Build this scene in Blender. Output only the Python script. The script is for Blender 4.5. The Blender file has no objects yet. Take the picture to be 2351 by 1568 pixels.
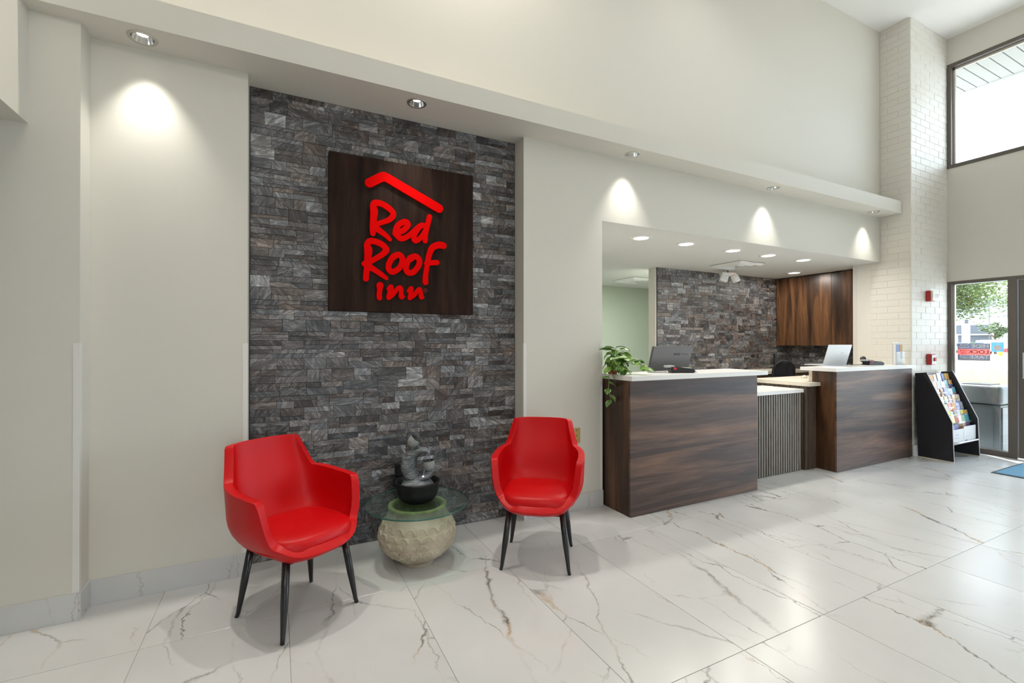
import bpy, bmesh, math, random
from mathutils import Vector, Matrix
random.seed(7)
R = math.radians
C = bpy.context.scene.collection

# ---------------------------------------------------------------- camera
F_PX = 1065.2; YAW = R(63.143); PITCH = R(.219); CAM_H = 1.36
cam_data = bpy.data.cameras.new('camera'); cam_data.sensor_width = 36.0
cam_data.lens = 36.0 * F_PX / 2351.0; cam_data.clip_start = .05; cam_data.clip_end = 400
cam = bpy.data.objects.new('camera', cam_data); C.objects.link(cam)
cam.location = (0, 0, CAM_H); cam.rotation_euler = (R(90) + PITCH, 0, YAW - R(90))
bpy.context.scene.camera = cam
FWD = Vector((math.cos(YAW), math.sin(YAW), 0)); RGT = Vector((math.sin(YAW), -math.cos(YAW), 0))
def seen(p):
    """size weight of a small piece at p: pixels per metre, 0 outside the frame"""
    w = Vector(p) - Vector((0, 0, CAM_H)); t = w.dot(FWD)
    if t < .3: return 0
    u = F_PX * w.dot(RGT) / t; v = F_PX * w.z / t
    return F_PX / t if abs(u) < 1185 and abs(v) < 795 else 0

# ---------------------------------------------------------------- world, sun, lamps, exposure
sc = bpy.context.scene
sc.view_settings.view_transform = 'Standard'; sc.view_settings.look = 'None'
sc.view_settings.gamma = 1; sc.view_settings.use_curve_mapping = False
sc.view_settings.exposure = 0.22
sc.cycles.use_denoising = True
sc.cycles.use_adaptive_sampling = True; sc.cycles.adaptive_threshold = .035
sc.cycles.max_bounces = 7; sc.cycles.diffuse_bounces = 4; sc.cycles.glossy_bounces = 4
sc.cycles.transparent_max_bounces = 12; sc.cycles.sample_clamp_indirect = 6
sc.cycles.caustics_reflective = False; sc.cycles.caustics_refractive = False
w = bpy.data.worlds.new('world'); sc.world = w; w.use_nodes = True
bg = w.node_tree.nodes['Background']; bg.inputs[0].default_value = (.76, .88, 1, 1); bg.inputs[1].default_value = 5.6
def lamp(name, kind, loc, power, color=(1, 1, 1), rot=(0, 0, 0), **k):
    l = bpy.data.lights.new(name, kind); l.energy = power; l.color = color
    for a, b in k.items(): setattr(l, a, b)
    o = bpy.data.objects.new(name, l); o.location = loc; o.rotation_euler = rot; C.objects.link(o); return o
lamp('sun', 'SUN', (0, 0, 20), 9.0, (1, .97, .9), (R(-38), R(28), 0), angle=R(1))
WARM = (1, .92, .82)
for x, y, e in ((-.45, 2.84, 19), (1.25, 2.84, 19), (3.4, 2.3, 4), (0.2, -1.6, 6), (3.2, -1.6, 4)):
    lamp('ceiling_lamp', 'AREA', (x, y, 5.28), e, WARM, shape='DISK', size=.10, spread=R(120))
lamp('fill_uplight', 'AREA', (4.6, -1.2, 3.0), 50, (1, .93, .83), (R(180), 0, 0), shape='DISK', size=.5)      # added out of view to brighten the ceiling, no real fixture
lamp('fill_lamp', 'AREA', (-.9, -2.2, 3.6), 40, (1, .95, .87), (R(30), 0, R(12)), shape='DISK', size=.9)       # fill light added behind the camera for the darker left walls
# daylight through the glazed walls: portals only guide the sky light, they emit nothing
def portal(loc, rot, sx, sy):
    o = lamp('sky_portal', 'AREA', loc, 1, rot=rot, shape='RECTANGLE', size=sx, size_y=sy); o.data.cycles.is_portal = True
portal((7.9, .2, 4.3), (0, R(90), 0), 1.35, 5.2)
portal((7.9, .2, 1.08), (0, R(90), 0), 2.1, 5.2)
portal((.8, -5.6, 1.1), (R(90), 0, 0), 1.4, 2.2)

# ---------------------------------------------------------------- helpers
def link(name, me, mat, parent=None, loc=(0, 0, 0), rot=(0, 0, 0)):
    o = bpy.data.objects.new(name, me); C.objects.link(o)
    if mat is not None and not me.materials: me.materials.append(mat)
    o.location = loc; o.rotation_euler = rot
    if parent: o.parent = parent
    return o
def mesh(bm, name='mesh', smooth=False):
    me = bpy.data.meshes.new(name); bmesh.ops.recalc_face_normals(bm, faces=bm.faces); bm.to_mesh(me); bm.free()
    if smooth: me.shade_smooth()
    return me
def obj(name, bm, mat, parent=None, smooth=False, loc=(0, 0, 0), rot=(0, 0, 0)):
    return link(name, mesh(bm, name, smooth), mat, parent, loc, rot)
def tag(o, label=None, cat=None, group=None, kind=None):
    if label: o['label'] = label
    if cat: o['category'] = cat
    if group: o['group'] = group
    if kind: o['kind'] = kind
    return o
def thing(name, label, cat, loc=(0, 0, 0), rz=0, group=None):
    o = bpy.data.objects.new(name, None); C.objects.link(o); o.location = loc; o.rotation_euler = (0, 0, rz)
    o.empty_display_size = .1
    return tag(o, label, cat, group)
def struct(name, bm, mat, parent=None, smooth=False):
    o = obj(name, bm, mat, parent, smooth)
    if not parent: o['kind'] = 'structure'
    return o
def copy_tree(o, parent=None):
    c = o.copy(); C.objects.link(c); c.parent = parent
    for ch in o.children: copy_tree(ch, c)
    return c
def box(bm, x0, x1, y0, y1, z0, z1, bev=0):
    vs = [bm.verts.new((x, y, z)) for x in (x0, x1) for y in (y0, y1) for z in (z0, z1)]
    fs = [(0, 1, 3, 2), (4, 6, 7, 5), (0, 4, 5, 1), (2, 3, 7, 6), (0, 2, 6, 4), (1, 5, 7, 3)]
    faces = [bm.faces.new([vs[i] for i in f]) for f in fs]
    if bev:
        es = list({e for f in faces for e in f.edges})
        bmesh.ops.recalc_face_normals(bm, faces=faces)
        bmesh.ops.bevel(bm, geom=es, offset=bev, segments=2, affect='EDGES')
    return vs
def bx(*a, bev=0):
    bm = bmesh.new(); box(bm, *a, bev=bev); return bm
def tube(bm, pts, rad, n=10, cap=True):
    """tube along points, rad a number or a list"""
    pts = [Vector(p) for p in pts]; rings = []
    up = Vector((0, 0, 1))
    for i, p in enumerate(pts):
        d = (pts[min(i + 1, len(pts) - 1)] - pts[max(i - 1, 0)]).normalized()
        a = d.cross(up) if abs(d.z) < .95 else d.cross(Vector((0, 1, 0)))
        a.normalize(); b = d.cross(a)
        r = rad[i] if isinstance(rad, (list, tuple)) else rad
        rx, ry = r if isinstance(r, (list, tuple)) else (r, r)
        rings.append([bm.verts.new(p + a * math.cos(t) * rx + b * math.sin(t) * ry) for t in [2 * math.pi * k / n for k in range(n)]])
    for q, s in zip(rings, rings[1:]):
        for k in range(n): bm.faces.new((q[k], q[(k + 1) % n], s[(k + 1) % n], s[k]))
    if cap: bm.faces.new(rings[0]); bm.faces.new(rings[-1])
def tb(pts, rad, n=10):
    bm = bmesh.new(); tube(bm, pts, rad, n); return bm
def lathe(bm, prof, n=32, cx=0, cy=0, cz=0):
    rings = []
    for r, z in prof:
        if r < 1e-5: rings.append([bm.verts.new((cx, cy, cz + z))])
        else: rings.append([bm.verts.new((cx + r * math.cos(2 * math.pi * k / n), cy + r * math.sin(2 * math.pi * k / n), cz + z)) for k in range(n)])
    for a, b in zip(rings, rings[1:]):
        for k in range(n):
            k2 = (k + 1) % n
            if len(a) == 1 and len(b) == 1: continue
            if len(a) == 1: bm.faces.new((a[0], b[k], b[k2]))
            elif len(b) == 1: bm.faces.new((a[k], a[k2], b[0]))
            else: bm.faces.new((a[k], a[k2], b[k2], b[k]))
def lt(prof, n=32, **k):
    bm = bmesh.new(); lathe(bm, prof, n, **k); return bm
def prism(bm, poly, axis, a, b):
    """poly of 2d points extruded along axis ('x','y','z') from a to b"""
    def P(p, t): return {'x': (t, p[0], p[1]), 'y': (p[0], t, p[1]), 'z': (p[0], p[1], t)}[axis]
    A = [bm.verts.new(P(p, a)) for p in poly]; B = [bm.verts.new(P(p, b)) for p in poly]
    bm.faces.new(A); bm.faces.new(B[::-1])
    for i in range(len(poly)):
        j = (i + 1) % len(poly); bm.faces.new((A[i], B[i], B[j], A[j]))
def pm(poly, axis, a, b):
    bm = bmesh.new(); prism(bm, poly, axis, a, b); return bm
def sstep(a, b, x):
    t = max(0, min(1, (x - a) / (b - a))); return t * t * (3 - 2 * t)
def text(name, body, size, loc, rot, mat, parent, depth=.0006, align='CENTER', sx=1.0, bold=0.0):
    cu = bpy.data.curves.new(name, 'FONT'); cu.body = body; cu.size = size; cu.extrude = depth
    cu.align_x = align; cu.align_y = 'CENTER'; cu.offset = bold; cu.materials.append(mat)
    tmp = bpy.data.objects.new('tmp', cu); C.objects.link(tmp)
    me = bpy.data.meshes.new_from_object(tmp.evaluated_get(bpy.context.evaluated_depsgraph_get())); bpy.data.objects.remove(tmp)
    me.materials.clear(); me.materials.append(mat)
    o = bpy.data.objects.new(name, me); C.objects.link(o); o.location = loc; o.rotation_euler = rot; o.scale = (sx, 1, 1)
    if parent: o.parent = parent
    return o
def outline(name, caps, depth, mat, parent, res=.0014, loc=(0, 0, 0)):
    """solid letter: capsules (x0,z0,r0,x1,z1,r1) merged into one outline, extruded by depth towards -y"""
    import numpy as np
    a = np.array(caps); pad = .01
    x0, x1 = (np.minimum(a[:, 0], a[:, 3]) - a[:, [2, 5]].max(1)).min() - pad, (np.maximum(a[:, 0], a[:, 3]) + a[:, [2, 5]].max(1)).max() + pad
    z0, z1 = (np.minimum(a[:, 1], a[:, 4]) - a[:, [2, 5]].max(1)).min() - pad, (np.maximum(a[:, 1], a[:, 4]) + a[:, [2, 5]].max(1)).max() + pad
    xs = np.arange(x0, x1, res); zs = np.arange(z0, z1, res); X, Z = np.meshgrid(xs, zs, indexing='ij'); D = np.full(X.shape, 9.0)
    for (px, pz, pr, qx, qz, qr) in caps:
        dx, dz = qx - px, qz - pz; L = dx * dx + dz * dz + 1e-12; t = np.clip(((X - px) * dx + (Z - pz) * dz) / L, 0, 1)
        D = np.minimum(D, np.hypot(X - px - t * dx, Z - pz - t * dz) - (pr + t * (qr - pr)))
    D[np.abs(D) < 1e-7] = 1e-7; seg = {}; nx, nz = D.shape
    def cut(i, j, k, l): t = D[i, j] / (D[i, j] - D[k, l]); return (xs[i] + t * (xs[k] - xs[i]), zs[j] + t * (zs[l] - zs[j]))
    pos = {}; s = D < 0; cells = np.argwhere(~((s[:-1, :-1] == s[1:, :-1]) & (s[:-1, :-1] == s[:-1, 1:]) & (s[:-1, :-1] == s[1:, 1:])))
    adj = {}
    for i, j in cells:
        i, j = int(i), int(j); e = []
        for (p, q) in (((i, j), (i + 1, j)), ((i + 1, j), (i + 1, j + 1)), ((i, j + 1), (i + 1, j + 1)), ((i, j), (i, j + 1))):
            if s[p] != s[q]:
                key = (p, q); pos.setdefault(key, cut(*p, *q)); e.append(key)
        for p, q in zip(e[::2], e[1::2]): adj.setdefault(p, []).append(q); adj.setdefault(q, []).append(p)
    cu = bpy.data.curves.new(name, 'CURVE'); cu.dimensions = '2D'; cu.fill_mode = 'BOTH'; cu.extrude = depth / 2; left = set(adj)
    while left:
        st = left.pop(); loop = [st]; cur = st
        while True:
            nb = [q for q in adj[cur] if q in left]
            if not nb: break
            cur = nb[0]; left.discard(cur); loop.append(cur)
        if len(loop) < 8: continue
        pts = [pos[k] for k in loop][::2]; sp = cu.splines.new('POLY'); sp.points.add(len(pts) - 1); sp.use_cyclic_u = True
        for w_, q in zip(sp.points, pts): w_.co = (q[0], q[1], 0, 1)
    tmp = bpy.data.objects.new('tmp', cu); C.objects.link(tmp)
    me = bpy.data.meshes.new_from_object(tmp.evaluated_get(bpy.context.evaluated_depsgraph_get())); bpy.data.objects.remove(tmp)
    me.transform(Matrix.Rotation(R(90), 4, 'X')); me.materials.clear(); me.materials.append(mat)
    o = bpy.data.objects.new(name, me); C.objects.link(o); o.location = loc
    if parent: o.parent = parent
    return o

# ---------------------------------------------------------------- materials
class NT:
    def __init__(s, name):
        s.m = bpy.data.materials.new(name); s.m.use_nodes = True; s.t = s.m.node_tree
        s.p = s.t.nodes['Principled BSDF']; s.out = s.t.nodes['Material Output']
    def n(s, kind, **k):
        nd = s.t.nodes.new('ShaderNode' + kind)
        for a, b in k.items():
            if a.startswith('i_'): nd.inputs[a[2:].replace('_', ' ')].default_value = b
            else: setattr(nd, a, b)
        return nd
    def l(s, a, b): s.t.links.new(a, b)
    def ramp(s, fac, stops, interp='LINEAR'):
        r = s.n('ValToRGB'); r.color_ramp.interpolation = interp
        while len(r.color_ramp.elements) < len(stops): r.color_ramp.elements.new(.5)
        for e, (p, c) in zip(r.color_ramp.elements, stops): e.position = p; e.color = (*c, 1) if len(c) == 3 else c
        s.l(fac, r.inputs[0]); return r.outputs[0]
    def mix(s, fac, a, b, mode='MIX'):
        m = s.n('Mix', data_type='RGBA', blend_type=mode)
        for v, i in ((fac, 0), (a, 6), (b, 7)):
            if isinstance(v, (int, float)): m.inputs[i].default_value = v
            elif isinstance(v, tuple): m.inputs[i].default_value = (*v, 1)
            else: s.l(v, m.inputs[i])
        return m.outputs[2]
    def math(s, op, a, b=0.0, c=0.0):
        m = s.n('Math', operation=op)
        for i, v in enumerate((a, b, c)):
            if isinstance(v, (int, float)): m.inputs[i].default_value = v
            else: s.l(v, m.inputs[i])
        return m.outputs[0]
    def noise(s, vec, scale, detail=3, rough=.5, dist=0):
        nd = s.n('TexNoise'); nd.inputs['Scale'].default_value = scale; nd.inputs['Detail'].default_value = detail
        nd.inputs['Roughness'].default_value = rough; nd.inputs['Distortion'].default_value = dist
        if vec is not None: s.l(vec, nd.inputs['Vector'])
        return nd.outputs[0]
    def coord(s, which='Object', scale=(1, 1, 1), rot=(0, 0, 0), loc=(0, 0, 0)):
        t = s.n('TexCoord'); m = s.n('Mapping'); s.l(t.outputs[which], m.inputs[0])
        m.inputs['Scale'].default_value = scale; m.inputs['Rotation'].default_value = rot; m.inputs['Location'].default_value = loc
        return m.outputs[0]
    def world(s, scale=(1, 1, 1), rot=(0, 0, 0)):
        g = s.n('NewGeometry'); m = s.n('Mapping'); s.l(g.outputs['Position'], m.inputs[0])
        m.inputs['Scale'].default_value = scale; m.inputs['Rotation'].default_value = rot; return m.outputs[0]
    def bump(s, h, strength, dist=.01):
        b = s.n('Bump'); b.inputs['Strength'].default_value = strength; b.inputs['Distance'].default_value = dist
        s.l(h, b.inputs['Height']); s.l(b.outputs[0], s.p.inputs['Normal'])
def plain(name, col, rough=.5, metal=0.0, coat=0.0, spec=.5, noise=0.0, nscale=40, bump=0.0, emit=None, es=0.0):
    t = NT(name); t.p.inputs['Base Color'].default_value = (*col, 1); t.p.inputs['Roughness'].default_value = rough
    t.p.inputs['Metallic'].default_value = metal; t.p.inputs['Coat Weight'].default_value = coat
    t.p.inputs['Specular IOR Level'].default_value = spec
    if noise or bump:
        f = t.noise(t.world(), nscale, 4, .6)
        if noise: t.l(t.ramp(f, [(.25, tuple(c * (1 - noise) for c in col)), (.75, tuple(min(1, c * (1 + noise)) for c in col))]), t.p.inputs['Base Color'])
        if bump: t.bump(f, bump, .002)
    if emit: t.p.inputs['Emission Color'].default_value = (*emit, 1); t.p.inputs['Emission Strength'].default_value = es
    return t.m
def marble(name, rough, k=1.0):
    """white tile with sparse thin brown and grey veins; each tile shifts the pattern by its own random value"""
    t = NT(name); oi = t.n('ObjectInfo'); tc = t.n('TexCoord')
    off = t.n('VectorMath', operation='SCALE'); off.inputs[0].default_value = (37.1, 19.7, 53.3); t.l(oi.outputs['Random'], off.inputs['Scale'])
    add = t.n('VectorMath', operation='ADD'); t.l(tc.outputs['Object'], add.inputs[0]); t.l(off.outputs[0], add.inputs[1])
    wn = t.n('TexNoise'); wn.inputs['Scale'].default_value = 3.2 * k; wn.inputs['Detail'].default_value = 6; wn.inputs['Roughness'].default_value = .66; t.l(add.outputs[0], wn.inputs['Vector'])
    wsub = t.n('VectorMath', operation='SUBTRACT'); t.l(wn.outputs['Color'], wsub.inputs[0]); wsub.inputs[1].default_value = (.5, .5, .5)
    def layer(ang, scale, width, seed, warp, lo, hi):
        ws = t.n('VectorMath', operation='SCALE'); t.l(wsub.outputs[0], ws.inputs[0]); ws.inputs['Scale'].default_value = warp
        ad = t.n('VectorMath', operation='ADD'); t.l(add.outputs[0], ad.inputs[0]); t.l(ws.outputs[0], ad.inputs[1])
        mp = t.n('Mapping'); t.l(ad.outputs[0], mp.inputs[0]); mp.inputs['Rotation'].default_value = (0, 0, R(ang)); mp.inputs['Scale'].default_value = (1.0 * k, .42 * k, .0); mp.inputs['Location'].default_value = (seed, seed * 2, 0)
        vo = t.n('TexVoronoi', feature='DISTANCE_TO_EDGE'); vo.inputs['Scale'].default_value = scale; t.l(mp.outputs[0], vo.inputs['Vector'])
        line = t.ramp(vo.outputs['Distance'], [(0, (1, 1, 1)), (width * .5, (1, 1, 1)), (width, (0, 0, 0))])
        mk = t.ramp(t.noise(mp.outputs[0], scale * 1.1, 3, .6), [(lo, (0, 0, 0)), (hi, (1, 1, 1))])
        return t.mix(1.0, line, mk, 'MULTIPLY'), mk
    a, am = layer(28, 1.15, .0048, 3.0, .22, .46, .56)
    b, bm_ = layer(58, 2.3, .0065, 8.0, .16, .46, .6)
    c, cm_ = layer(-35, 1.7, .007, 15.0, .28, .50, .62)
    var = t.ramp(t.noise(add.outputs[0], 9 * k, 3, .6), [(.35, (.38, .38, .38)), (.56, (1, 1, 1))])
    fac = t.mix(1.0, t.mix(1.0, t.mix(1.0, a, t.mix(.6, (0, 0, 0), b), 'LIGHTEN'), t.mix(.8, (0, 0, 0), c), 'LIGHTEN'), var, 'MULTIPLY')
    vc = t.ramp(t.noise(add.outputs[0], 3.1 * k, 2, .5), [(.40, (.06, .057, .048)), (.52, (.15, .115, .07)), (.62, (.44, .28, .12))])
    cloud = t.ramp(t.noise(add.outputs[0], 1.6 * k, 4, .55), [(.3, (.58, .583, .578)), (.7, (.645, .65, .645))])
    t.l(t.mix(fac, cloud, vc), t.p.inputs['Base Color']); t.p.inputs['Roughness'].default_value = rough
    return t.m
def wood(name, axis, dark, mid, light, rough=.38, wscale=1.0, sheen=.5):
    """axis: grain direction x, y or z"""
    t = NT(name); s = {'x': (.55, 5, 9), 'y': (5, .55, 9), 'z': (7, 7, .55)}[axis]
    s = tuple(q * wscale for q in s)
    v = t.world(s); n1 = t.noise(v, 1.0, 5, .55, .8)
    s2 = tuple(q * 9 for q in s); n2 = t.noise(t.world(s2), 1.0, 3, .6)
    band = t.ramp(n1, [(.30, dark), (.45, mid), (.56, tuple((a + b) / 2 for a, b in zip(mid, light))), (.66, light), (.75, mid)])
    t.l(t.mix(.55, band, t.ramp(n2, [(.3, (.35, .33, .32)), (.7, (1, 1, 1))]), 'MULTIPLY'), t.p.inputs['Base Color'])
    t.p.inputs['Roughness'].default_value = rough; t.p.inputs['Specular IOR Level'].default_value = sheen; t.bump(n2, .12, .001); return t.m
def stone_mat(name, k=1.0):
    """colour of each piece from its 'tint' attribute: r value, g warmth, b seed"""
    t = NT(name); a = t.n('Attribute', attribute_name='tint'); sp = t.n('SeparateColor'); t.l(a.outputs['Color'], sp.inputs[0])
    g = t.n('NewGeometry'); off = t.n('VectorMath', operation='SCALE'); off.inputs[0].default_value = (91, 47, 63); t.l(sp.outputs[2], off.inputs['Scale'])
    vr = t.n('VectorRotate', rotation_type='AXIS_ANGLE'); vr.inputs['Axis'].default_value = (.25, 1, 0); t.l(g.outputs['Position'], vr.inputs['Vector']); t.l(t.math('MULTIPLY', t.math('SINE', t.math('MULTIPLY', sp.outputs[2], 43.0)), 1.15), vr.inputs['Angle'])
    add = t.n('VectorMath', operation='ADD'); t.l(vr.outputs[0], add.inputs[0]); t.l(off.outputs[0], add.inputs[1])
    mp = t.n('Mapping'); t.l(add.outputs[0], mp.inputs[0]); mp.inputs['Scale'].default_value = (6, 6, 26); v = mp.outputs[0]
    grey = t.ramp(sp.outputs[0], [(0, (.034, .035, .039)), (.3, (.078, .081, .088)), (.6, (.155, .16, .172)), (.85, (.27, .28, .295)), (1, (.38, .39, .40))])
    brown = t.ramp(sp.outputs[0], [(0, (.034, .022, .018)), (.4, (.085, .062, .052)), (.8, (.165, .13, .112)), (1, (.24, .20, .17))])
    base = t.mix(sp.outputs[1], grey, brown)
    n = t.noise(v, 1.6, 6, .65, 1.6)
    base = t.mix(1.0, base, t.ramp(n, [(.30, (.30, .30, .30)), (.5, (.82, .82, .82)), (.66, (2.3, 2.3, 2.3))]), 'MULTIPLY')
    n2 = t.noise(v, .9, 6, .7, 2.2); d = t.math('ABSOLUTE', t.math('SUBTRACT', n2, .5))
    vein = t.mix(1.0, t.ramp(d, [(0, (1, 1, 1)), (.022, (0, 0, 0))]), t.ramp(t.noise(v, .7, 2), [(.45, (0, 0, 0)), (.58, (.9, .9, .9))]), 'MULTIPLY')
    t.l(t.mix(vein, base, (.42 * k, .40 * k, .38 * k)), t.p.inputs['Base Color']); t.p.inputs['Roughness'].default_value = .40
    t.bump(n, .45, .004); return t.m
def glassy(name, tint, rough=.0, f=1.45, mixin=None):
    t = NT(name); tr = t.n('BsdfTransparent'); tr.inputs[0].default_value = (*tint, 1)
    gl = t.n('BsdfGlossy'); gl.inputs['Roughness'].default_value = rough; gl.inputs[0].default_value = (1, 1, 1, 1)
    fr = t.n('Fresnel'); bf = t.n('NewGeometry'); t.l(t.math('MULTIPLY_ADD', bf.outputs['Backfacing'], 1 / f - f, f), fr.inputs[0]); mx = t.n('MixShader')
    t.l(fr.outputs[0], mx.inputs[0]); t.l(tr.outputs[0], mx.inputs[1]); t.l(gl.outputs[0], mx.inputs[2])
    if mixin:
        df = t.n('BsdfTranslucent' if len(mixin) > 2 else 'BsdfDiffuse'); df.inputs[0].default_value = (*mixin[1], 1); m2 = t.n('MixShader'); m2.inputs[0].default_value = mixin[0]
        t.l(mx.outputs[0], m2.inputs[1]); t.l(df.outputs[0], m2.inputs[2]); t.l(m2.outputs[0], t.out.inputs[0])
    else: t.l(mx.outputs[0], t.out.inputs[0])
    return t.m
def orange_peel(name, col, rough=.6):
    t = NT(name); t.p.inputs['Base Color'].default_value = (*col, 1); t.p.inputs['Roughness'].default_value = rough
    t.p.inputs['Specular IOR Level'].default_value = .3
    t.bump(t.noise(t.world(), 130, 3, .6), .10, .002); return t.m
M = {}
M['wall'] = orange_peel('wall_paint', (.69, .668, .60))
M['wall_white'] = orange_peel('trim_paint', (.78, .77, .74))
M['brickpaint'] = orange_peel('brick_paint', (.76, .73, .665), .45)
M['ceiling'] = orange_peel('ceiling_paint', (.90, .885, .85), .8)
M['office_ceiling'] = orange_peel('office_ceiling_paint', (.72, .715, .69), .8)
M['green_wall'] = orange_peel('hall_paint', (.50, .55, .46), .35)
M['marble'] = marble('marble_tile', .24); M['marble_skirt'] = marble('marble_skirting', .3, 1.35)
M['grout'] = plain('grout', (.42, .41, .39), .9)
M['stone'] = stone_mat('ledger_stone'); M['mortar'] = plain('stone_backing', (.10, .097, .095), .9)
M['walnut_x'] = wood('walnut_horizontal', 'x', (.048, .038, .042), (.095, .064, .055), (.25, .15, .108), .42, .85, .36)
M['walnut_z'] = wood('walnut_vertical', 'z', (.022, .010, .005), (.055, .025, .012), (.19, .085, .035), .33, 1.0)
M['cabinet'] = wood('walnut_cabinet', 'z', (.022, .010, .006), (.060, .028, .014), (.24, .11, .045), .34, 1.15)
M['board'] = wood('sign_board', 'z', (.014, .006, .004), (.024, .011, .007), (.042, .020, .013), .6, 2.0, .12)
M['slat'] = wood('slat_wood', 'z', (.22, .195, .165), (.30, .27, .235), (.38, .35, .31), .45, 2)
M['slatdark'] = wood('slat_dark', 'z', (.09, .062, .042), (.14, .10, .072), (.20, .15, .11), .45, 2)
M['groove'] = plain('groove_dark', (.018, .013, .010), .6)
M['quartz'] = plain('white_quartz', (.80, .79, .77), .25)
M['cream'] = plain('cream_laminate', (.72, .66, .56), .4)
M['red'] = plain('red_leather', (.52, .0008, .003), .40, spec=.28, bump=.12, nscale=260)
M['sign_red'] = plain('sign_red', (.76, .0006, .0006), .8, spec=.05)
M['sign_red_dark'] = plain('sign_red_dark', (.32, .01, .01), .5)
M['black'] = plain('black_metal', (.012, .012, .013), .28, spec=.5)
M['blackplastic'] = plain('black_plastic', (.014, .014, .016), .35)
M['mesh_black'] = plain('chair_mesh', (.010, .010, .014), .7)
M['steel'] = plain('brushed_steel', (.62, .60, .55), .3, 1.0)
M['chrome'] = plain('lamp_reflector', (.85, .85, .85), .12, 1.0)
M['brass'] = plain('brass_plate', (.62, .44, .17), .35, .7)
M['bronze'] = plain('bronze_frame', (.115, .098, .082), .4)
M['beige_frame'] = plain('frame_bead', (.62, .58, .50), .4)
M['glass'] = glassy('window_glass', (.97, .98, .98))
M['table_glass'] = glassy('table_glass', (.80, .905, .875), 0, 1.5, (.02, (.35, .45, .42)))
M['glass_edge'] = plain('glass_edge', (.03, .11, .09), .12)
M['lamp_on'] = plain('lamp_lens', (1, 1, 1), .5, emit=(1, .95, .85), es=14)
M['lamp_soft'] = plain('lamp_bulb', (1, 1, 1), .5, emit=(1, .96, .88), es=7)
M['clay'] = None
M['terracotta'] = plain('terracotta', (.33, .085, .035), .7, noise=.2, nscale=30)
M['white'] = plain('white_plastic', (.80, .80, .78), .4)
M['firered'] = plain('alarm_red', (.45, .02, .018), .4)
M['rackblack'] = plain('rack_black', (.018, .018, .023), .4)
M['edgeband'] = plain('edge_band', (.42, .42, .43), .4)
M['aluminium'] = plain('aluminium_rail', (.62, .62, .64), .35, .6)
M['silver'] = plain('laptop_silver', (.62, .64, .66), .3, .35)
M['greymonitor'] = plain('monitor_grey', (.10, .105, .115), .35)
M['darkprint'] = plain('dark_print', (.03, .03, .033), .4)
M['paper'] = plain('paper', (.75, .75, .74), .6)
M['greypaper'] = plain('grey_paper', (.42, .44, .46), .5)
M['mat'] = plain('blue_mat', (.10, .24, .36), .9, noise=.25, nscale=250, bump=.5)
M['matedge'] = plain('mat_edge', (.03, .045, .06), .8)
M['bin'] = plain('grey_bin', (.17, .185, .185), .6, noise=.06, nscale=20)
M['asphalt'] = plain('asphalt', (.55, .55, .54), .9, noise=.06, nscale=2)
M['concrete'] = plain('concrete', (.74, .73, .70), .9, noise=.05, nscale=3)
M['grass'] = plain('lawn', (.11, .125, .05), .9, noise=.25, nscale=1.5)
M['siding'] = plain('house_siding', (.72, .72, .70), .7)
M['roofgrey'] = plain('roof_grey', (.12, .135, .16), .8)
M['greypanel'] = plain('garage_panel', (.085, .095, .11), .7)
M['darkglass'] = plain('dark_window', (.06, .07, .09), .15)
M['carwhite'] = plain('car_white', (.70, .71, .72), .2, coat=.5)
M['carred'] = plain('car_red', (.55, .015, .012), .2, coat=.5)
M['cargrey'] = plain('car_grey', (.20, .24, .28), .2, coat=.5)
M['tyre'] = plain('tyre', (.02, .02, .02), .8)
M['bark'] = plain('bark', (.16, .11, .07), .9, noise=.3, nscale=8)
M['leaf1'] = plain('tree_leaf', (.17, .235, .06), .6, noise=.4, nscale=1.2)
M['leaf2'] = plain('tree_leaf_dark', (.06, .10, .03), .6, noise=.3, nscale=1.2)
M['yellow'] = plain('yellow_paint', (.7, .45, .03), .5)
M['eave'] = plain('eave_panel', (.30, .295, .28), .6)
M['sky_water'] = glassy('water', (.9, .95, 1), .02, 1.33, (.15, (.6, .7, .9)))
M['led'] = plain('fountain_led', (.6, .7, 1), .5, emit=(.45, .55, 1), es=5)
M['redled'] = plain('red_led', (.8, .1, .08), .5, emit=(1, .12, .08), es=2)

# ---------------------------------------------------------------- key dimensions (metres)
YW = 3.14; YS = 3.285; X_OP0, X_OP1 = 2.44, 6.83; Z_SOF = 2.95; Z_CEIL = 5.31; Z_OFF = 2.39
X_WIN = 7.77; Y_COL = 2.82; X_PIL = -.87; Y_PIL = 3.01; ST0, ST1 = -.155, 1.69
YB = -5.5; XL = -3.2

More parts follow.
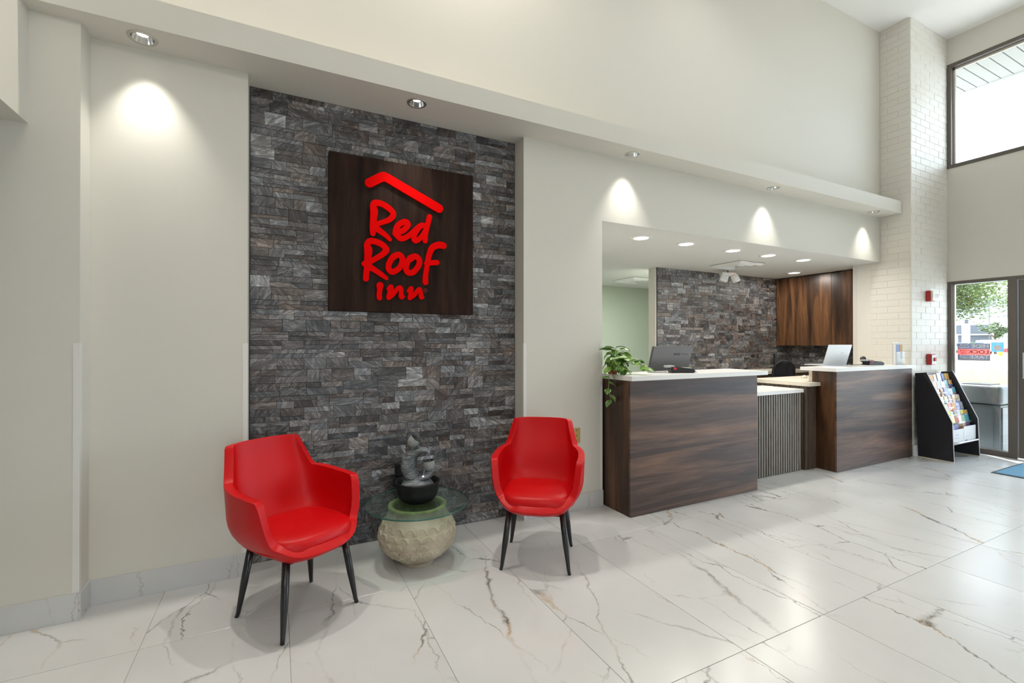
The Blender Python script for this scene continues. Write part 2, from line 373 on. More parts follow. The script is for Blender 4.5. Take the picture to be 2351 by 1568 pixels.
# ---------------------------------------------------------------- small pieces laid on a wall
def pieces(parent, name, rects, org, A, B, N, mat, dmin, dmax, ch, keep, tints=True, hide=None, rough=0):
    """rects (a0,a1,b0,b1) on the plane org + a*A + b*B, proud along N; the keep largest in view are parts, the rest one stuff part"""
    org, A, B, N = Vector(org), Vector(A), Vector(B), Vector(N); out = []
    def ranked(r):
        a0, a1, b0, b1 = r; c = org + A * (a0 + a1) / 2 + B * (b0 + b1) / 2
        if hide and hide(c): return 0
        return (a1 - a0) * (b1 - b0) * seen(c) ** 2
    order = sorted(rects, key=ranked, reverse=True)
    tiny = bmesh.new(); ta = []
    def add(bm, r, c0):
        a0, a1, b0, b1 = r; d = random.uniform(dmin, dmax); j = [random.uniform(-rough, rough) for _ in range(4)]
        ring = [(a0, b0), (a1, b0), (a1, b1), (a0, b1)]; inn = [(a0 + ch, b0 + ch), (a1 - ch, b0 + ch), (a1 - ch, b1 - ch), (a0 + ch, b1 - ch)]
        P = lambda p, h: org + A * p[0] + B * p[1] + N * h - c0
        v0 = [bm.verts.new(P(p, 0)) for p in ring]; v1 = [bm.verts.new(P(p, d - ch)) for p in ring]; v2 = [bm.verts.new(P(p, d + j[i])) for i, p in enumerate(inn)]
        bm.faces.new(v2)
        for i in range(4):
            k = (i + 1) % 4; bm.faces.new((v0[i], v0[k], v1[k], v1[i])); bm.faces.new((v1[i], v1[k], v2[k], v2[i]))
    def tint(): return (random.betavariate(1.5, 1.9), min(1, max(0, random.gauss(.38, .38))), random.random(), 1)
    def paint(me, cols):
        if not tints: return
        at = me.color_attributes.new('tint', 'FLOAT_COLOR', 'CORNER')
        at.data.foreach_set('color', [v for p in me.polygons for _ in p.loop_indices for v in cols[p.index // 9]])
    for i, r in enumerate(order):
        if i < keep and ranked(r) > 0:
            c0 = org + A * r[0] + B * r[2]; bm = bmesh.new(); add(bm, r, c0); me = bpy.data.meshes.new(name)
            bmesh.ops.recalc_face_normals(bm, faces=bm.faces); bm.to_mesh(me); bm.free(); me.materials.append(mat); paint(me, [tint()])
            o = bpy.data.objects.new(name, me); C.objects.link(o); o.parent = parent; o.location = c0 - parent.location
        else: add(tiny, r, Vector((0, 0, 0))); ta.append(tint())
    if ta:
        bmesh.ops.recalc_face_normals(tiny, faces=tiny.faces); me = bpy.data.meshes.new(name + 's'); tiny.to_mesh(me); tiny.free(); me.materials.append(mat); paint(me, ta)
        o = bpy.data.objects.new('distant_' + name + 's', me); C.objects.link(o); o.parent = parent; o['kind'] = 'stuff'
def ledger(W, H, rng, hs=(.054, .086), ws=(.10, .27), gap=.0012):
    out = []; b = 0
    while b < H - .01:
        h = rng.uniform(*hs)
        if H - b - h < .04: h = H - b
        a = 0
        while a < W - .005:
            w_ = rng.uniform(*ws); full = rng.random() < .36
            if full: w_ = rng.uniform(ws[0] * .7, ws[0] * 1.5)
            if W - a - w_ < .05: w_ = W - a
            if full: out.append((a, a + w_, b, b + h))
            else:
                s = b + h * rng.choice((.34, .42, .5, .58, .66))
                for lo, hi in ((b, s), (s, b + h)):
                    if w_ > .16 and rng.random() < .4:
                        m = a + w_ * rng.uniform(.35, .65); out += [(a, m, lo, hi), (m, a + w_, lo, hi)]
                    else: out.append((a, a + w_, lo, hi))
            a += w_
        b += h
    return [(p + gap / 2, q - gap / 2, r + gap / 2, s - gap / 2) for p, q, r, s in out]

# ---------------------------------------------------------------- floor of marble tiles
fl = struct('floor', bx(XL, X_WIN, YB, 6.7, -.05, -.003), M['grout'])
def tile_mesh(x0, x1, y0, y1, name='tile'):
    bm = bmesh.new(); c = .0012; g = .0013; x0 += g; x1 -= g; y0 += g; y1 -= g
    lo = [bm.verts.new(p) for p in ((x0, y0, -.003), (x1, y0, -.003), (x1, y1, -.003), (x0, y1, -.003))]
    md = [bm.verts.new((p.co.x, p.co.y, -c * .6)) for p in lo]
    tp = [bm.verts.new(p) for p in ((x0 + c, y0 + c, 0), (x1 - c, y0 + c, 0), (x1 - c, y1 - c, 0), (x0 + c, y1 - c, 0))]
    bm.faces.new(tp)
    for i in range(4):
        k = (i + 1) % 4; bm.faces.new((lo[i], lo[k], md[k], md[i])); bm.faces.new((md[i], md[k], tp[k], tp[i]))
    return mesh(bm, name)
TW, TL, TX, TY = .5985, 1.219, 1.848, 1.374
cache = {}
for i in range(-9, 10):
    for j in range(-6, 5):
        x0, x1 = TX + i * TW, TX + (i + 1) * TW; y0, y1 = TY + j * TL, TY + (j + 1) * TL
        cx0, cx1, cy0, cy1 = max(x0, XL), min(x1, X_WIN), max(y0, YB), min(y1, 6.7)
        if cx1 - cx0 < .02 or cy1 - cy0 < .02: continue
        key = tuple(round(q, 3) for q in (cx0 - x0, cx1 - x0, cy0 - y0, cy1 - y0))
        if key not in cache: cache[key] = tile_mesh(*key)
        link('tile', cache[key], M['marble'], fl, (x0, y0, 0))

# ---------------------------------------------------------------- walls
def multi(name, boxes, mat, parent=None):
    bm = bmesh.new()
    for b in boxes: box(bm, *b)
    return struct(name, bm, mat, parent)
# lower wall with the stone recess and the office opening, upper wall above the ledge
multi('wall_back', [(X_PIL, ST0, YW, 3.40, 0, Z_SOF), (ST0, ST1, YS + .012, 3.40, 0, Z_SOF), (ST1, X_OP0, YW, 3.40, 0, Z_SOF),
                    (X_OP0, X_OP1, YW, 3.40, Z_OFF + .001, Z_SOF), (XL, X_OP1, YW, 3.40, Z_SOF, Z_CEIL)], M['wall'])
struct('wall_pilaster', bx(XL, X_PIL, Y_PIL, 3.40, 0, Z_SOF), M['wall'])
struct('beam', bx(XL, -1.06, YB, Y_PIL, 2.408, Z_SOF + .15), M['wall'])
# ledge with five round holes for the downlights
SPOT_X = (-.628, .823, 2.667, 4.53, 6.433)
lg_ = bpy.data.objects.new('tmp_a', mesh(bx(-1.06, X_OP1, 2.905, YW, Z_SOF, 3.098))); C.objects.link(lg_)
bm = bmesh.new()
for x in SPOT_X: lathe(bm, [(0, -.03), (.052, -.03), (.052, .085), (0, .085)], 40, x, 3.02, Z_SOF)
ct_ = bpy.data.objects.new('tmp_b', mesh(bm)); C.objects.link(ct_)
bo_ = lg_.modifiers.new('b', 'BOOLEAN'); bo_.operation = 'DIFFERENCE'; bo_.object = ct_; bo_.solver = 'EXACT'
me = bpy.data.meshes.new_from_object(lg_.evaluated_get(bpy.context.evaluated_depsgraph_get()))
bpy.data.objects.remove(lg_); bpy.data.objects.remove(ct_)
me.materials.clear(); o = link('trim_1', me, M['wall']); o['kind'] = 'structure'
struct('wall_left', bx(XL - .15, XL, YB, 3.4, 0, Z_CEIL), M['wall'])
struct('ceiling', bx(XL, X_WIN + .15, YB, 3.4, Z_CEIL, Z_CEIL + .12), M['ceiling'])
# wall behind the camera: glazed shopfront between piers
multi('wall_front', [(XL, X_WIN, YB - .15, YB, 2.2, Z_CEIL), (XL, .1, YB - .15, YB, 0, 2.2), (1.5, X_WIN, YB - .15, YB, 0, 2.2), (.75, .85, YB - .15, YB, 0, 2.2)], M['wall'])
# stone feature wall
sw = struct('wall_stone', bx(ST0, ST1, YS, YS + .012, 0, Z_SOF), M['mortar'])
rng = random.Random(3)
hid = lambda c: .32 < c.x < 1.28 and 1.62 < c.z < 2.56
pieces(sw, 'stone', ledger(ST1 - ST0 - .012, Z_SOF - .006, rng), (ST0 + .006, YS, .003), (1, 0, 0), (0, 0, 1), (0, -1, 0), M['stone'], .003, .0065, .0012, 300, hide=hid, rough=.0008)
# office behind the opening
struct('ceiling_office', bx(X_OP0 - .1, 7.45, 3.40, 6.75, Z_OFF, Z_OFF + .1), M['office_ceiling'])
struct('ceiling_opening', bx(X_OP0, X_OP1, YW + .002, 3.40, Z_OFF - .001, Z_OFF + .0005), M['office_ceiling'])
struct('wall_hall', bx(X_OP0 - .1, 7.45, 6.65, 6.75, 0, Z_OFF), M['green_wall'])
struct('wall_office_left', bx(X_OP0 - .1, X_OP0, 3.40, 6.65, 0, Z_OFF), M['wall'])
struct('wall_office_right', bx(7.40, 7.50, 3.40, 6.65, 0, Z_OFF), M['wall'])
struct('wall_partition', bx(4.575, 7.40, 4.732, 4.86, 0, Z_OFF), M['wall'])
sb = struct('wall_office_stone', bx(4.59, 7.40, 4.722, 4.732, 0, Z_OFF), M['mortar'])
pieces(sb, 'stone', ledger(2.79, Z_OFF - .9, random.Random(5), hs=(.07, .095), ws=(.12, .30)), (4.60, 4.722, .90), (1, 0, 0), (0, 0, 1), (0, -1, 0), M['stone'], .003, .010, .0016, 300, rough=.001)
sr = struct('wall_splashback', bx(7.39, 7.399, 3.42, 4.72, .9, Z_OFF), M['mortar'])
pieces(sr, 'stone', ledger(1.28, .55, random.Random(9), hs=(.07, .095), ws=(.12, .30)), (7.39, 3.43, .95), (0, 1, 0), (0, 0, 1), (-1, 0, 0), M['stone'], .003, .010, .0016, 60)
# painted brick column
struct('column', bx(X_OP1, X_WIN + .15, Y_COL, 3.40, 0, Z_CEIL), M['brickpaint'])
col = bpy.data.objects['column']
struct('wall_stub', bx(X_OP1, 7.4, 3.40, 3.454, 0, Z_OFF), M['wall'])
def bricks(W, H, b0, bl=.235, bh=.0797, skip=None, j=.006, off=0.0):
    out = []; k = 0; b = b0
    while b < H:
        a = -off if k % 2 else -off - bl / 2
        while a < W:
            r = (max(a, 0) + j / 2, min(a + bl, W) - j / 2, b + j / 2, min(b + bh, H) - j / 2)
            if r[1] - r[0] > .02 and r[3] - r[2] > .02 and not (skip and skip(r)): out.append(r)
            a += bl
        b += bh; k += 1
    return out
pieces(col, 'brick', bricks(.93, Z_CEIL, .14), (X_OP1 + .004, Y_COL, 0), (1, 0, 0), (0, 0, 1), (0, -1, 0), M['brickpaint'], .0022, .0048, .0021, 220, tints=False)
pieces(col, 'brick', bricks(.43, Z_OFF, 1.02), (X_OP1, Y_COL + .004, 0), (0, 1, 0), (0, 0, 1), (-1, 0, 0), M['brickpaint'], .0022, .0048, .0021, 50, tints=False)
pieces(col, 'brick', bricks(.315, Z_CEIL, Z_OFF + .002, skip=lambda r: r[3] > Z_SOF - .01 and r[2] < 3.105), (X_OP1, Y_COL + .004, 0), (0, 1, 0), (0, 0, 1), (-1, 0, 0), M['brickpaint'], .0022, .0048, .0021, 30, tints=False)
# skirting of marble tile
def skirt(name, x0, x1, y, h=.131):
    struct(name, bx(x0, x1, y - .010, y, 0, h, bev=.001), M['marble_skirt'])
skirt('baseboard_left', XL, X_PIL, Y_PIL); skirt('baseboard_back', X_PIL + .01, ST0, YW); skirt('baseboard_right', ST1 + .012, X_OP0 + .005, YW)
struct('baseboard_pilaster', bx(X_PIL, X_PIL + .01, Y_PIL - .01, YW, 0, .131), M['marble_skirt'])
struct('baseboard_reveal', bx(ST1 + .0, ST1 + .012, YW - .010, YW, 0, .131), M['wall_white'])
struct('baseboard_column', bx(X_OP1, X_WIN, Y_COL - .022, Y_COL - .009, 0, .13), M['wall_white'])
# plastic corner guards up to shoulder height, and the reveal beads
n = 2
for (x, y, s) in ((X_PIL, Y_PIL, 1), (ST0, YW, -1), (ST1, YW, 1), (X_OP0, YW, -1)):
    z0 = .132
    bm = bmesh.new(); box(bm, min(x, x + s * .024), max(x, x + s * .024), y - .0018, y, z0, 1.36) if s > 0 and x != X_PIL else box(bm, x - .024, x, y - .0018, y, z0, 1.36)
    box(bm, *((x - .0018, x) if x == ST1 else (x, x + .0018)), y - .0018, y + .024, z0, 1.36)
    struct('trim_%d' % n, bm, M['wall_white']); n += 1

# ---------------------------------------------------------------- window wall
multi('wall_right', [(X_WIN, X_WIN + .15, YB, Y_COL, 4.97, Z_CEIL), (X_WIN, X_WIN + .15, YB, Y_COL, 2.155, 3.62),
                     (X_WIN, X_WIN + .15, YB, -2.4, 0, 2.155), (X_WIN, X_WIN + .15, YB, -2.4, 3.62, 4.97)], M['wall'])
def bars(name, lst, mat, parent, bev=.002):
    for b in lst: obj(name, bx(*b, bev=bev), mat, parent)
wu = struct('window_1', bx(X_WIN + .095, X_WIN + .103, -2.4, 2.79, 3.66, 4.93), M['glass'])
fr = [(X_WIN - .012, X_WIN + .11, 2.775, 2.83, 3.62, 4.97), (X_WIN - .011, X_WIN + .109, -2.4, 2.776, 3.62, 3.665), (X_WIN - .011, X_WIN + .109, -2.4, 2.776, 4.925, 4.97),
      (X_WIN - .012, X_WIN + .11, -.02, .03, 3.664, 4.926)]
bars('frame', fr, M['bronze'], wu)
bars('bead', [(X_WIN + .055, X_WIN + .09, 2.755, 2.776, 3.665, 4.925), (X_WIN + .055, X_WIN + .09, -2.4, 2.776, 4.90, 4.926)], M['beige_frame'], wu)
wl = struct('window_2', bx(X_WIN + .05, X_WIN + .058, 2.25, 2.79, .045, 2.12), M['glass'])
bars('frame', [(X_WIN - .01, X_WIN + .10, 2.775, 2.83, 0, 2.155), (X_WIN - .01, X_WIN + .10, 2.185, 2.262, 0, 2.155), (X_WIN - .009, X_WIN + .099, 2.261, 2.776, 0, .06), (X_WIN - .009, X_WIN + .099, 2.261, 2.776, 2.115, 2.155), (X_WIN - .009, X_WIN + .099, -2.4, 2.186, 2.115, 2.155)], M['bronze'], wl)
bars('bead', [(X_WIN + .03, X_WIN + .07, 2.758, 2.776, .06, 2.115)], M['beige_frame'], wl)
dr = struct('door_1', bx(X_WIN + .04, X_WIN + .048, 1.34, 2.07, .22, 2.02), M['glass'])
bars('frame', [(X_WIN + .015, X_WIN + .065, 2.07, 2.178, .01, 2.11), (X_WIN + .015, X_WIN + .065, 1.25, 1.35, .01, 2.11), (X_WIN + .015, X_WIN + .065, 1.35, 2.07, .01, .23), (X_WIN + .015, X_WIN + .065, 1.35, 2.07, 2.0, 2.11)], M['bronze'], dr)
obj('door_handle', tb([(X_WIN + .015, 2.12, .95), (X_WIN - .04, 2.12, .95), (X_WIN - .04, 2.12, 1.25), (X_WIN + .015, 2.12, 1.25)], .011), M['aluminium'], dr)
w3 = struct('window_3', bx(X_WIN + .05, X_WIN + .058, -2.4, 1.18, .045, 2.12), M['glass'])
bars('frame', [(X_WIN - .01, X_WIN + .10, 1.165, 1.243, 0, 2.155), (X_WIN - .01, X_WIN + .10, -2.4, -2.33, 0, 2.155), (X_WIN - .01, X_WIN + .10, -2.4, 1.2, 0, .06), (X_WIN - .01, X_WIN + .10, -.62, -.56, 0, 2.12)], M['bronze'], w3)

# ---------------------------------------------------------------- downlights in the ledge
spots = [(-.628, 'nearest the beam, over the bare plaster bay'), (.823, 'over the stone feature wall'), (2.667, 'above the plaster pier beside the desk opening'),
         (4.53, 'over the middle of the desk opening'), (6.433, 'at the column end of the ledge')]
def can(r=.062):
    t = thing('recessed_downlight', 'x', 'downlight', (0, 0, 0), 0, 'downlights in the plaster ledge')
    obj('trim_ring', lt([(r * .8, -.001), (r * .82, -.004), (r, -.0035), (r * 1.02, -.001), (r * 1.02, .002)], 40), M['steel'], t, True)
    obj('reflector', lt([(r * .8, -.002), (r * .78, .004), (r * .66, .040), (r * .5, .07), (.0, .072)], 40), M['chrome'], t, True)
    obj('bulb', lt([(0, .030), (r * .3, .033), (r * .42, .045), (r * .42, .068)], 24), M['lamp_soft'], t, True)
    return t
c0 = can()
for i, (x, d) in enumerate(spots):
    o = c0 if i == 0 else copy_tree(c0)
    o.location = (x, 3.02, Z_SOF - .001)
    o['label'] = 'small recessed downlight in the ledge underside, ' + d
    lamp('downlight_beam', 'SPOT', (x, 2.995, Z_SOF - .004), 24, (1, .97, .9), (R(7), 0, 0), spot_size=R(72), spot_blend=1.0, shadow_soft_size=.02)
# office ceiling lights
offs = [(3.16, 3.46), (3.77, 3.46), (4.50, 3.47), (5.12, 3.48), (5.79, 3.48), (6.72, 4.17)]
names = ['first along the opening, nearest the hanging plant', 'second along the opening, above the monitor', 'third along the opening, before the ceiling vent',
         'fourth along the opening, beside the ceiling vent', 'fifth along the opening, nearest the column', 'set apart in front of the walnut wall cabinet']
def disc():
    t = thing('ceiling_light', 'x', 'ceiling light', (0, 0, 0), 0, 'round lights in the office ceiling')
    obj('trim_ring', lt([(.070, -.001), (.072, -.008), (.098, -.006), (.104, -.001)], 40), M['white'], t, True)
    obj('lens', lt([(0, -.006), (.06, -.0065), (.071, -.004)], 32), M['lamp_on'], t, True)
    return t
d0 = disc()
for i, (x, y) in enumerate(offs):
    o = d0 if i == 0 else copy_tree(d0)
    o.location = (x, y, Z_OFF - .002); o['label'] = 'round glowing recessed ceiling light, ' + names[i]
    lamp('office_lamp', 'AREA', (x, y, Z_OFF - .015), 7.5, (1, .96, .88), shape='DISK', size=.13)
lamp('hall_lamp', 'AREA', (4.95, 5.15, Z_OFF - .06), 30, (.92, 1, .93), shape='DISK', size=.3)

# ---------------------------------------------------------------- sign
sg = thing('wall_sign', 'dark walnut square sign with raised red hotel lettering under a roof stroke', 'sign', (.8, 3.225, 2.09))
obj('board', bx(-.502, .502, -.012, .045, -.518, .518, bev=.002), M['board'], sg)
STROKES = {'roof':[[[-.2501,.3439,.0294],[-.2053,.3741,.0301],[-.1637,.3985,.0308],[-.1369,.3982,.0305],[-.0278,.3508,.0309],[.1011,.2946,.0313],[.2331,.237,.0317]]],'R':[[[-.2272,.0071,.0173],[-.226,.051,.0216],[-.2225,.114,.0222],[-.2189,.1596,.0253],[-.225,.1888,.021],[-.2177,.2111,.021],[-.1969,.2177,.0205],[-.1624,.2123,.02],[-.1225,.1923,.0202],[-.0973,.1701,.019],[-.091,.153,.0191],[-.1023,.1287,.019],[-.1274,.1078,.0176],[-.1623,.0911,.0163],[-.2017,.0739,.0161]],[[-.2114,.0502,.0235],[-.1721,.0243,.0187],[-.1398,.0025,.0163],[-.1122,-.0226,.012]]],'e':[[[-.0782,.0217,.0185],[-.0489,.0364,.0192],[-.0181,.0539,.0193],[.0052,.0823,.0194],[.0091,.1008,.0192],[-.0052,.1134,.0181],[-.0285,.1055,.0193],[-.0566,.083,.0192],[-.0693,.0559,.0204],[-.0706,.0302,.023],[-.0591,.0058,.0198],[-.0361,-.0072,.0193],[-.0051,.0037,.0181],[.0235,.0247,.0182]]],'d':[[[.0235,.0247,.0182],[.0575,.057,.0183],[.0893,.0892,.0185],[.1133,.1011,.0186],[.1347,.0996,.0173]],[[.0919,.0869,.0172],[.0655,.05,.0184],[.051,.0146,.019],[.0602,-.0105,.0197],[.0867,.0,.0171],[.1107,.026,.0172],[.1294,.0622,.0146],[.1428,.0979,.016]],[[.1644,.1678,.0181],[.1536,.1203,.0174],[.1375,.0525,.0173],[.1321,-.0059,.018]]],'R2':[[[-.272,-.2993,.0186],[-.2687,-.2535,.0192],[-.2595,-.2032,.0244],[-.2595,-.1509,.0231],[-.257,-.1063,.0264],[-.2647,-.0756,.0205],[-.2533,-.051,.0206],[-.233,-.0437,.02],[-.1997,-.0483,.0202],[-.1635,-.0633,.0203],[-.14,-.0877,.0204],[-.1426,-.1039,.0211],[-.1634,-.1269,.019],[-.1996,-.1538,.0176],[-.2354,-.1777,.0174],[-.2683,-.1934,.0192],[-.2821,-.201,.0185]],[[-.2557,-.2134,.0219],[-.2123,-.239,.0182],[-.1736,-.2628,.017],[-.1384,-.2883,.0125]]],'o':[[[-.0872,-.1338,.02],[-.1057,-.1594,.0193],[-.1215,-.1926,.0192],[-.1215,-.222,.0192],[-.103,-.2407,.0199],[-.0791,-.235,.0194],[-.047,-.2085,.0188],[-.0296,-.1694,.0196],[-.0309,-.1398,.0196],[-.0471,-.1223,.0195],[-.0659,-.1234,.0201],[-.0872,-.1364,.022]]],'o2':[[[.0289,-.1348,.0205],[.0098,-.1609,.0191],[-.0024,-.1944,.019],[-.0024,-.2215,.0197],[.0153,-.2392,.0204],[.0455,-.2344,.0199],[.0732,-.2051,.0193],[.0899,-.171,.0194],[.0885,-.1436,.0194],[.0703,-.1246,.02],[.051,-.1248,.0206],[.0317,-.1387,.0226]]],'f':[[[.2656,-.028,.0237],[.2379,-.0256,.0236],[.2032,-.0367,.0234],[.1774,-.0614,.0211],[.1631,-.0988,.0197],[.1518,-.1413,.0182],[.1433,-.1973,.0175],[.1349,-.2532,.0182],[.1343,-.2988,.0203]],[[.1405,-.1671,.0168],[.1746,-.1589,.0183],[.2177,-.1533,.0185]]],'i':[[[-.18,-.3393,.0233],[-.1818,-.3677,.0177],[-.1855,-.3981,.0173],[-.1836,-.4225,.0177]]],'n':[[[-.1213,-.3608,.0151],[-.1062,-.3428,.0147],[-.11,-.3716,.0171],[-.1194,-.4064,.0175],[-.1222,-.4198,.0156]],[[-.1222,-.4198,.0156],[-.093,-.3937,.0162],[-.0683,-.3618,.0143],[-.0463,-.3463,.0154],[-.0376,-.3641,.0154],[-.0376,-.391,.0164],[-.0347,-.4102,.0173],[-.0241,-.4068,.0116]]],'n2':[[[.0137,-.3682,.0117],[.0323,-.3469,.0147],[.0304,-.3761,.0146],[.0235,-.4134,.0156]],[[.0226,-.4154,.0151],[.054,-.3925,.0147],[.0777,-.3621,.0138],[.0916,-.3516,.0148],[.0996,-.3727,.0149],[.1037,-.404,.0169],[.1137,-.4055,.0119]]]}
def spline(pts, n=7):
    P = [pts[0]] + pts + [pts[-1]]; out = []
    for i in range(1, len(P) - 2):
        for k in range(n):
            t = k / n; a, b, c, d = P[i - 1], P[i], P[i + 1], P[i + 2]
            out.append(tuple(.5 * ((2 * b[q]) + (-a[q] + c[q]) * t + (2 * a[q] - 5 * b[q] + 4 * c[q] - d[q]) * t * t + (-a[q] + 3 * b[q] - 3 * c[q] + d[q]) * t ** 3) for q in range(3)))
    return out + [tuple(pts[-1])]
for nm, sts in STROKES.items():
    caps = []
    for st in sts:
        sp = spline([tuple(p) for p in st], 5 if nm == 'roof' else 7)
        caps += [(*p, *q) for p, q in zip(sp, sp[1:])]
    outline('roof_stroke' if nm == 'roof' else 'letter', caps, .014, M['sign_red'], sg, loc=(0, -.0195 - .0004 * list(STROKES).index(nm), 0))
bm = bmesh.new(); lathe(bm, [(.0105, 0), (.0105, .004), (.0135, .004), (.0135, 0)], 32); bmesh.ops.rotate(bm, verts=bm.verts, matrix=Matrix.Rotation(R(90), 3, 'X'))
rg = obj('registered_mark', bm, M['sign_red_dark'], sg, loc=(.138, -.012, -.356))
text('mark_letter', 'R', .016, (0, -.002, 0), (R(90), 0, 0), M['sign_red_dark'], rg)

# ---------------------------------------------------------------- red tub chairs
def chair_shell(thk=.032):
    N_, K = 112, 15; a, b = .287, .262; bm = bmesh.new(); rows = [[] for _ in range(K)]
    for i in range(N_):
        t = 2 * math.pi * i / N_; ct, st = math.cos(t), math.sin(t); e = 2 / 3.0
        px = a * math.copysign(abs(ct) ** e, ct); py = b * math.copysign(abs(st) ** e, st)
        phi = abs((math.degrees(t) - 90 + 180) % 360 - 180)
        zr = .835 + (.665 - .835) * sstep(36, 53, phi); zr -= .022 * sstep(50, 110, phi); zr += (.425 - .643) * sstep(107, 129, phi); zr += (.374 - .425) * sstep(124, 160, phi)
        if phi < 45: zr -= .006 * (phi / 35) ** 2
        back = 1 - sstep(30, 75, phi)
        q_ = math.acos(max(-1, 1 - (zr - .316) / .205)) / (math.pi / 2) if zr < .521 else 1 + (zr - .521) / .2
        for k in range(K):
            q = q_ * (k + .001) / (K - 1)
            if q <= 1:
                ang = q * math.pi / 2; r = math.sin(ang) ** (.72 - .40 * sstep(100, 150, phi)); z = .316 + .205 * (1 - math.cos(ang))
            else: r = 1 + .02 * (q - 1); z = .521 + .2 * (q - 1)
            x, y = px * r, py * r
            if y < 0: y *= 1.0 + .27 * sstep(.5, 1, r) * (1 - sstep(0, 60, 180 - phi) * .9)
            lean = sstep(.45, .86, z); y += .075 * lean * back
            x *= 1 - .045 * sstep(.64, .78, z) * (1 - sstep(42, 60, phi)); x *= 1 + .01 * sstep(.4, .64, z)
            y += .02
            rows[k].append(bm.verts.new((x, y, z)))
    cv = bm.verts.new((0, 0.02, .316))
    for i in range(N_): bm.faces.new((cv, rows[1][i], rows[1][(i + 1) % N_]))
    for v in rows[0]: bm.verts.remove(v)
    for k in range(1, K - 1):
        for i in range(N_):
            j = (i + 1) % N_; bm.faces.new((rows[k][i], rows[k + 1][i], rows[k + 1][j], rows[k][j]))
    me = mesh(bm, 'shell', True); return me
def superdisc(bm, a, b, prof, n=64, e=.68, cy=0, front=0.0):
    rings = []
    for r, z in prof:
        ring = []
        for i in range(n):
            t = 2 * math.pi * i / n; ct, st = math.cos(t), math.sin(t)
            x = a * r * math.copysign(abs(ct) ** e, ct); y = b * r * math.copysign(abs(st) ** e, st)
            if y < 0: y *= 1 + front * max(0, 1 - (x / a) ** 2)
            ring.append(bm.verts.new((x, y + cy, z)))
        rings.append(ring)
    for p, q in zip(rings, rings[1:]):
        for i in range(n): bm.faces.new((p[i], p[(i + 1) % n], q[(i + 1) % n], q[i]))
    bm.faces.new(rings[0]); bm.faces.new(rings[-1])
def make_chair(label, loc, rz):
    t = thing('tub_chair', label, 'chair', loc, rz, 'red leather tub chairs')
    o = link('shell', chair_shell(), M['red'], t)
    m = o.modifiers.new('solid', 'SOLIDIFY'); m.thickness = .042; m.offset = -1; m.use_even_offset = False
    m = o.modifiers.new('bevel', 'BEVEL'); m.width = .0185; m.segments = 5; m.limit_method = 'ANGLE'; m.angle_limit = R(50)
    bm = bmesh.new()
    superdisc(bm, .230, .217, [(.80, .365), (.95, .370), (1.0, .384), (1.012, .400), (1.0, .418), (.97, .436), (.90, .447), (.7, .455), (.45, .460), (.2, .462), (.02, .4625)], 72, .62, .0, .07)
    obj('seat_cushion', bm, M['red'], t, True)
    bm = bmesh.new(); pts = []
    for i in range(73):
        a_ = 2 * math.pi * i / 72; ct, st = math.cos(a_), math.sin(a_)
        x = .2325 * math.copysign(abs(ct) ** .62, ct); y = .2185 * math.copysign(abs(st) ** .62, st)
        if y < 0: y *= 1 + .07 * max(0, 1 - (x / .236) ** 2)
        pts.append((x, y, .386))
    tube(bm, pts, .0035, 6, False); obj('cushion_seam', bm, M['red'], t, True)
    for sx in (-1, 1):
        for sy in (-1, 1):
            obj('leg', tb([(sx * .158, sy * .150, .352), (sx * .181, sy * .173, .17), (sx * .200, sy * .192, .022), (sx * .205, sy * .197, .0)], [.018, .0175, .0105, .0095], 16), M['black'], t, True)
    bm = bmesh.new(); box(bm, -.15, .15, -.14, -.11, .316, .330); box(bm, -.15, .15, .11, .14, .316, .330); box(bm, -.13, -.10, -.13, .13, .316, .330); box(bm, .10, .13, -.13, .13, .316, .330)
    obj('underframe', bm, M['black'], t)
    return t
make_chair('red leather tub chair with black legs at the bare plaster side of the glass table', (.100, 2.612, 0), R(30.5))
make_chair('red leather tub chair with black legs between the glass table and reception desk', (1.482, 2.560, 0), R(-35.7))

# ---------------------------------------------------------------- stone pot table with glass top
clay = NT('carved_stone'); cf = clay.noise(clay.world(), 9, 5, .6)
clay.l(clay.ramp(cf, [(.3, (.36, .30, .215)), (.5, (.47, .41, .31)), (.7, (.57, .51, .41))]), clay.p.inputs['Base Color']); clay.p.inputs['Roughness'].default_value = .85
clay.bump(clay.noise(clay.world(), 120, 4, .7), .4, .003); M['clay'] = clay.m
PT = (.785, 2.86, 0)
tb_ = thing('pot_table', 'low side table of carved scale-pattern stone pot under round glass top', 'table', PT)
bm = bmesh.new(); NA, NZ = 300, 150
def pot_r(z):
    pts = [(0, .098), (.02, .105), (.035, .125), (.07, .172), (.12, .217), (.17, .234), (.21, .232), (.25, .216), (.30, .188), (.33, .172), (.345, .172), (.355, .178)]
    for (z0, r0), (z1, r1) in zip(pts, pts[1:]):
        if z <= z1: t_ = (z - z0) / (z1 - z0); return r0 + (r1 - r0) * (t_ * t_ * (3 - 2 * t_) * .35 + t_ * .65)
    return .178
rings = []
for k in range(NZ + 1):
    z = .355 * k / NZ; ring = []
    for i in range(NA):
        th = 2 * math.pi * i / NA; r = pot_r(z); h = 0
        if .055 < z < .275:
            for row in range(5):
                zc = .072 + row * .043; nsc = 20; u = (th / (2 * math.pi) * nsc + (.5 if row % 2 else 0)) % 1 - .5
                du = u * 2 * math.pi * .215 / nsc; dz = z - zc; d = math.hypot(du * 1.05, dz)
                if dz > -.004: h = max(h, .0085 * math.exp(-((d - .0295) / .0036) ** 2))
                if dz > 0 and d < .0295: h = max(h, .0035 * (dz / .03))
        h *= 1 + .35 * math.sin(th * 7 + z * 40)
        ring.append(bm.verts.new(((r + h) * math.cos(th), (r + h) * math.sin(th), z)))
    rings.append(ring)
